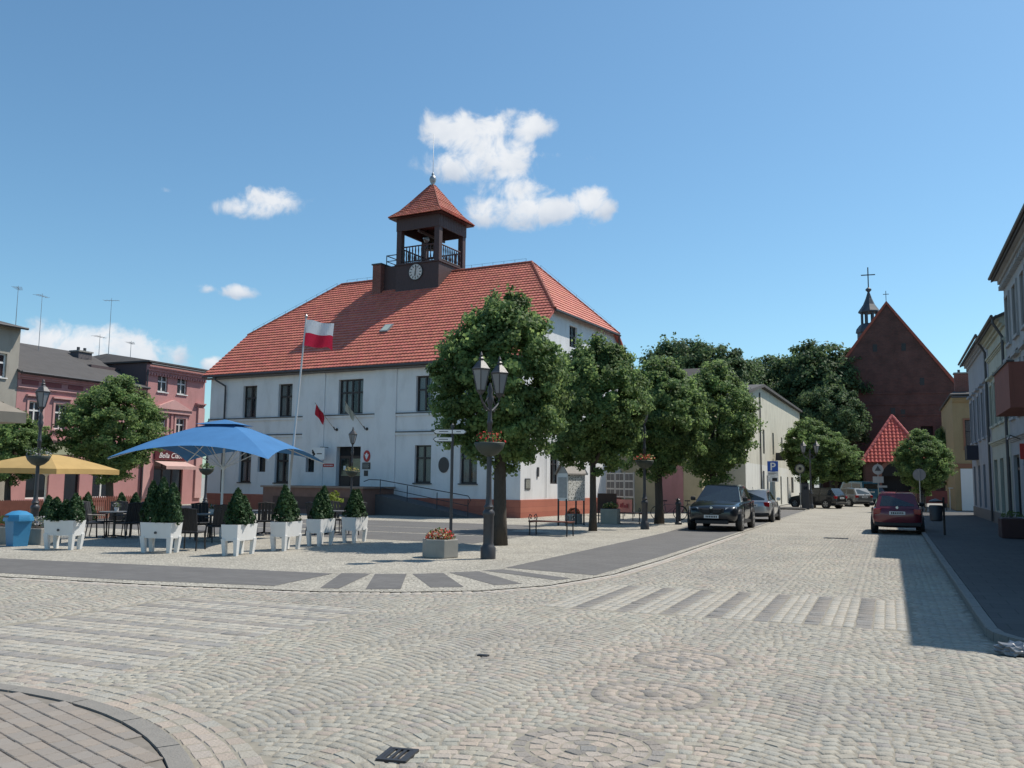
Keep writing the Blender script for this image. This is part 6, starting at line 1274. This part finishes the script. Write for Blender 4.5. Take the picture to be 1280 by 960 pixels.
# things before the shops on the shaded side, far end
x, y = gp(1186, 640); t = thing('menu_board', 'red-brown standing board outside the last shop near the alley', 'menu board', (x - .6, y + 2.5, 0), R(10)); MB().box(-.7, .7, -.03, .03, .5, 1.35).build('panel', M('maroon_panel', (0.16, 0.035, 0.03), .6, .2), t); MB().box(-.65, -.6, -.02, .02, 0, .5).build('post', M_IRON, t); MB().box(.6, .65, -.02, .02, 0, .5).build('post', M_IRON, t)
x, y = gp(1196, 637); t = thing('trestle_stand', 'white painted trestle stand beside the ochre house wall', 'stand', (x, y, 0)); MB().box(-.5, .5, -.04, .04, 1.5, 1.58).build('top_rail', M_WHITE, t); MB().box(-.45, -.38, -.03, .03, 0, 1.5).build('leg', M_WHITE, t); MB().box(.38, .45, -.03, .03, 0, 1.5).build('leg', M_WHITE, t)
x, y = gp(1266, 672, .1); t = thing('flower_box', 'dark planter tub against the shaded shop wall', 'planter', (x, y, .095)); MB().box(-.35, .35, -.5, .5, 0, .62, .02).build('trough', M('dark_tub', (0.06, 0.025, 0.025), .7, .2), t); bed(t, 0, 0, .62, .3, .42, .25, 200, 77, [(M_FGREEN, 1)])
# crumpled bag lying at the kerb
x, y = gp(1268, 819); bm = bmesh.new(); bmesh.ops.create_icosphere(bm, subdivisions=3, radius=1)
for v in bm.verts:
    n_ = v.co.normalized(); k = 1 + .22 * math.sin(n_.x * 7 + n_.y * 5) + .15 * math.sin(n_.z * 11 + n_.x * 9) + rnd.uniform(-.05, .05); v.co = Vector((n_.x * .17 * k, n_.y * .12 * k, max(-.05, n_.z * .075 * k)))
me = bpy.data.meshes.new('litter_bag'); bm.to_mesh(me); bm.free(); me.materials.append(M('thin_plastic', (0.22, 0.23, 0.25), .35, .35, 14)); o = bpy.data.objects.new('litter_bag', me); COL.objects.link(o); o.location = (x, y, .056); tag(o, 'crumpled grey plastic bag lying at the shaded kerb', 'bag')
# ------------------------------------------------------------------ cars
def paint(name, col, metal=.3, rough=.28): return M(name, col, rough, .04, 3, metal=metal, coat=.8)
M_TYRE = M_RUBBER; M_RIM = M('alloy', (0.35, 0.36, 0.38), .3, .1, metal=.9); M_CGLASS = glass_mat('car_glass', (0.02, 0.026, 0.03), .12); M_TRIM = M('car_trim', (0.018, 0.018, 0.02), .55, .2)
M_TAIL = M('tail_lamp', (0.30, 0.01, 0.015), .15, .1, coat=.6); M_HEAD = M('head_lamp', (0.72, 0.74, 0.76), .12, .1, coat=1)
KIND = {
 'suv': dict(L=4.7, W=1.89, H=1.67, st=[-.5, -.485, -.44, -.36, -.2, 0, .17, .25, .33, .42, .475, .5], top=[.52, .62, .655, .655, .645, .635, .63, .622, .60, .565, .52, .42], bot=[.30, .22, .17, .16, .16, .16, .16, .16, .16, .17, .20, .27], w=[.82, .92, .97, .99, 1, 1, 1, .995, .98, .95, .88, .74], cab=(-.47, -.36, .03, .215), zr=1.0, wb=(-.295, .315), wr=.365),
 'hatch': dict(L=4.0, W=1.70, H=1.47, st=[-.5, -.485, -.44, -.36, -.2, 0, .17, .25, .33, .42, .475, .5], top=[.50, .62, .645, .65, .645, .635, .63, .615, .58, .53, .48, .38], bot=[.27, .19, .15, .14, .14, .14, .14, .14, .14, .15, .18, .26], w=[.82, .92, .97, .99, 1, 1, 1, .99, .97, .93, .84, .70], cab=(-.485, -.38, .02, .25), zr=1.0, wb=(-.31, .31), wr=.30),
 'van': dict(L=5.0, W=1.95, H=2.0, st=[-.5, -.49, -.46, -.36, -.2, 0, .2, .28, .36, .43, .48, .5], top=[.50, .55, .56, .56, .56, .555, .55, .54, .52, .49, .43, .34], bot=[.22, .16, .12, .12, .12, .12, .12, .12, .12, .13, .16, .22], w=[.9, .97, .99, 1, 1, 1, 1, .99, .97, .93, .86, .75], cab=(-.495, -.475, .22, .36), zr=1.0, wb=(-.30, .32), wr=.33),
}
def car(label, kind, x, y, rz, pm, group=None, plate_front=False, cat='car', dark_roof=False, detail=None, name='parked_car'):
    """built along local +y (nose) with its own panels; z is up"""
    K = KIND[kind]; L, W, H = K['L'], K['W'], K['H']; hw = W / 2
    t = thing(name, label, cat, (x, y, .012), rz, group)
    b = MB(); rings = []
    for s, tp, bt, ww in zip(K['st'], K['top'], K['bot'], K['w']):
        yy, zt, zb, w = s * L, tp * H, bt * H, ww * hw; h = zt - zb
        ring = [(0, zb), (w * .86, zb), (w * .97, zb + h * .12), (w, zb + h * .42), (w * .985, zb + h * .72), (w * .955, zt - h * .07), (w * .88, zt - h * .01), (w * .45, zt + .022), (0, zt + .03)]
        full = ring + [(-a, c) for a, c in reversed(ring[1:-1])]; rings.append([(a, yy, c) for a, c in full])
    n = len(rings[0]); vs = [p for r in rings for p in r]; fs = [(k * n + i, k * n + (i + 1) % n, (k + 1) * n + (i + 1) % n, (k + 1) * n + i) for k in range(len(rings) - 1) for i in range(n)]
    fs += [tuple(range(n - 1, -1, -1)), tuple((len(rings) - 1) * n + i for i in range(n))]; b.add(vs, [tuple(reversed(f)) for f in fs])
    body = b.build('body', pm, t, True); sm = body.modifiers.new('smooth', 'SUBSURF'); sm.levels = sm.render_levels = 1
    y0, y1, y2, y3 = [q * L for q in K['cab']]
    def topz(yy):
        s = yy / L
        for a, c, ta, tc_ in zip(K['st'], K['st'][1:], K['top'], K['top'][1:]):
            if a <= s <= c: return (ta + (tc_ - ta) * (s - a) / (c - a)) * H
        return .6 * H
    bw, rw = hw * .90, hw * (.68 if kind != 'van' else .84); zr = H
    ym = (y1 + y2) / 2
    A = [(y0, bw, topz(y0) - .02), (y3, bw * .97, topz(y3) - .02)]
    # roof rows: rear edge, middle, front edge
    rows = [(y1, rw, zr - .05), (ym, rw * 1.03, zr), (y2, rw * .97, zr - .035)]
    b = MB(); V = [(-bw * .93, y0, A[0][2]), (bw * .93, y0, A[0][2]), (bw, ym, topz(ym) - .02), (bw * .97, y3, A[1][2]), (-bw * .97, y3, A[1][2]), (-bw, ym, topz(ym) - .02)]
    for yy, r, z in rows: V += [(-r, yy, z - .045), (-r * .86, yy, z), (r * .86, yy, z), (r, yy, z - .045)]
    i1, i2, i3 = 6, 10, 14
    F = [(0, 1, i1 + 3, i1 + 2, i1 + 1, i1), (4, i3, i3 + 1, i3 + 2, i3 + 3, 3), (1, 2, i2 + 3, i1 + 3), (2, 3, i3 + 3, i2 + 3), (0, i1, i2, 5), (5, i2, i3, 4)]
    for a, c in ((i1, i2), (i2, i3)): F += [(a, a + 1, c + 1, c), (a + 1, a + 2, c + 2, c + 1), (a + 2, a + 3, c + 3, c + 2)]
    b.add(V, F); b.build('cabin', (M_BLACK if dark_roof else pm), t, True, 30)
    def panel(nm, q, ins, m=M_CGLASS, off=.006, par=t):
        p = [Vector(c) for c in q]; nr = (p[1] - p[0]).cross(p[3] - p[0]).normalized(); cen = sum(p, Vector()) / 4
        if nr.dot(cen - Vector((0, cen.y * .5, H * .5))) < 0: nr = -nr
        f = lambda u, v: p[0] * (1 - u) * (1 - v) + p[1] * u * (1 - v) + p[2] * u * v + p[3] * (1 - u) * v
        (a, c), (d, e) = ins; pts = [f(a, d) + nr * off, f(c, d) + nr * off, f(c, e) + nr * off, f(a, e) + nr * off]; bb = MB(); bb.poly(pts); bb.poly([k - nr * .004 for k in reversed(pts)]); return bb.build(nm, m, par)
    panel('windscreen', (V[4], V[3], V[i3 + 3], V[i3]), ((.05, .95), (.06, .93))); panel('rear_window', (V[0], V[1], V[i1 + 3], V[i1]), ((.09, .91), (.18, .90)) if kind != 'van' else ((.1, .9), (.35, .85)))
    for s in (0, 1):
        q1 = (V[1], V[2], V[i2 + 3], V[i1 + 3]) if s else (V[0], V[5], V[i2], V[i1]); q2 = (V[2], V[3], V[i3 + 3], V[i2 + 3]) if s else (V[5], V[4], V[i3], V[i2])
        panel('side_window', q1, ((.20, .96), (.10, .84))); panel('side_window', q2, ((.04, .86), (.10, .84)))
        sx = 1 if s else -1
        for k, yy in enumerate((K['wb'][0] * L, K['wb'][1] * L)):
            wr = K['wr']; xo = sx * (hw - .08)
            MB().lathe([(wr + .055, -.02), (wr + .055, .098)], 20, (xo - (.0 if sx > 0 else .08), yy, wr + .01), 'x').build('wheel_arch', M_TRIM, t)
            wl = MB().lathe([(wr * .62, -.10), (wr * .96, -.11), (wr, -.08), (wr, .08), (wr * .96, .112), (wr * .64, .115)], 22, (xo, yy, wr), 'x').build('wheel', M_TYRE, t, True, 40)
            xs = xo + sx * .116; bb = MB(); bb.lathe([(wr * .64, xs - .012 * sx - .004), (wr * .66, xs - .012 * sx + .004)], 22, (0, yy, wr), 'x')
            bb.build('hub_disc', M_TRIM, wl); bb = MB()
            for j in range(5):
                a = j * 2 * PI / 5 + .3; ca_, sa_ = math.cos(a), math.sin(a); pp = []
                for rr, ww in ((wr * .05, wr * .10), (wr * .60, wr * .13)): pp += [(yy + ca_ * rr - sa_ * ww, wr + sa_ * rr + ca_ * ww), (yy + ca_ * rr + sa_ * ww, wr + sa_ * rr - ca_ * ww)]
                bb.prism([pp[0], pp[1], pp[3], pp[2]], xs - .004, xs + .008, 'x')
            bb.lathe([(wr * .58, xs - .004), (wr * .66, xs - .002), (wr * .66, xs + .006), (wr * .58, xs + .006)], 22, (0, yy, wr), 'x', cap=False); bb.build('rim', M_RIM, wl)
        MB().box(sx * (hw + .02) - .09, sx * (hw + .02) + .09, y3 - .30, y3 - .17, topz(y3) + .02, topz(y3) + .17, .03).build('mirror', M_TRIM if detail != 'silver' else pm, t)
        for yy in (ym - .25, ym + .75): MB().box(sx * hw * .985 - .012, sx * hw * .985 + .012, yy - .1, yy + .06, topz(ym) - .17, topz(ym) - .13).build('door_handle', pm, t)
        for yy in (ym + .02, y3 - .25, y0 + .62): MB().box(sx * (hw * .985) - .02, sx * (hw * .985) + .004, yy - .006, yy + .006, .32, topz(ym) - .06).build('door_gap', M_TRIM, t)
        MB().box(sx * hw * .97 - .02, sx * hw * .97 + .02, K['wb'][0] * L + .42, K['wb'][1] * L - .42, K['bot'][5] * H - .01, K['bot'][5] * H + .09).build('sill', M_TRIM, t)
        yf, yr = L * .472, -L * .487; zf, zk = K['top'][-2] * H - .03, K['top'][2] * H - .16
        MB().add([(sx * hw * .50, yf + .10, zf - .15), (sx * hw * .86, yf - .06, zf - .14), (sx * hw * .91, yf - .18, zf + .03), (sx * hw * .52, yf + .06, zf + .01), (sx * hw * .50, yf - .1, zf - .12), (sx * hw * .82, yf - .3, zf - .10), (sx * hw * .84, yf - .35, zf + .02), (sx * hw * .52, yf - .1, zf + .02)], [(0, 1, 2, 3), (3, 2, 6, 7), (0, 4, 5, 1), (1, 5, 6, 2), (0, 3, 7, 4)]).build('headlight', M_HEAD, t, True, 20)
        MB().box(*sorted((sx * hw * .62, sx * hw * .915)), yr - .035, yr + .14, zk - .10, zk + .10, .02).build('tail_light', M_TAIL, t)
    zf = K['top'][-2] * H
    MB().box(-hw * .46, hw * .46, L * .485, L * .503, zf - .20, zf - .05, .01).build('grille', M_TRIM, t); MB().box(-hw * .62, hw * .62, L * .475, L * .502, .27, .40, .01).build('air_intake', M_TRIM, t)
    MB().box(-hw * .9, hw * .9, -L * .497, -L * .47, K['bot'][1] * H, K['bot'][1] * H + .14, .02).build('rear_bumper', M_TRIM, t)
    for yy, rotp in ((L * .508, 1), (-L * .503, -1)):
        zp = .47 if rotp > 0 else (.62 * H - .23 if kind != 'suv' else .9); pl = MB().box(-.26, .26, yy - .008, yy + .008, zp, zp + .115).build('number_plate', M_WHITE, t)
        for i in range(7): MB().box(-.2 + i * .06, -.2 + i * .06 + .038, yy + rotp * .0085, yy + rotp * .0105, zp + .025, zp + .09).build('plate_character', M_BLACK, pl)
        MB().lathe([(.045, yy - .01), (.045, yy + .01)], 12, (0, 0, (zf - .025) if rotp > 0 else zp + .25), 'y').build('badge', M_CHROME, t)
    if detail == 'twin':
        for s in (-1, 1): MB().box(s * .19 - .16, s * .19 + .16, L * .503, L * .514, zf - .24, zf - .06, .03).build('grille_half', M_TRIM, t)
    MB().tube([(0, y1 + .12, zr - .03), (0, y1 - .06, zr + .09)], .008, 4).build('aerial', M_TRIM, t)
    return t
G = 'cars parked along the street'
car('black SUV parked nose towards the crossing in the dark lane', 'suv', -5.92, 35.0, PI, paint('black_car_paint', (0.012, 0.016, 0.022)), G, detail='twin')
car('silver hatchback parked behind the black SUV', 'hatch', -5.75, 43.6, R(0), paint('silver_car_paint', (0.50, 0.51, 0.52), .6), G, detail='silver')
car('dark red hatchback with grey roof stopped at the shaded kerb', 'hatch', .22, 36.6, 0, paint('red_car_paint', (0.14, 0.012, 0.025)), G)
x, y = gp(1022, 636); car('black estate car parked across the street beside the parking meter', 'hatch', x - .2, y + 2.2, R(62), paint('black2_car_paint', (0.012, 0.013, 0.016)), G)
x, y = gp(1058, 634); car('grey hatchback between the black estate and the teal van', 'hatch', x, y + 3.4, R(40), paint('grey_car_paint', (0.16, 0.17, 0.18), .5), G)
x, y = gp(1068, 631); car('teal van with white corner parked under the far tree', 'van', x + .1, y + 5, R(30), paint('teal_car_paint', (0.02, 0.12, 0.20)), G, cat='van', name='parked_van')
x, y = gp(1088, 629); car('dark hatchback beyond the teal van near the church', 'hatch', x, y + 6, R(20), paint('dark_car_paint', (0.03, 0.033, 0.04)), G)
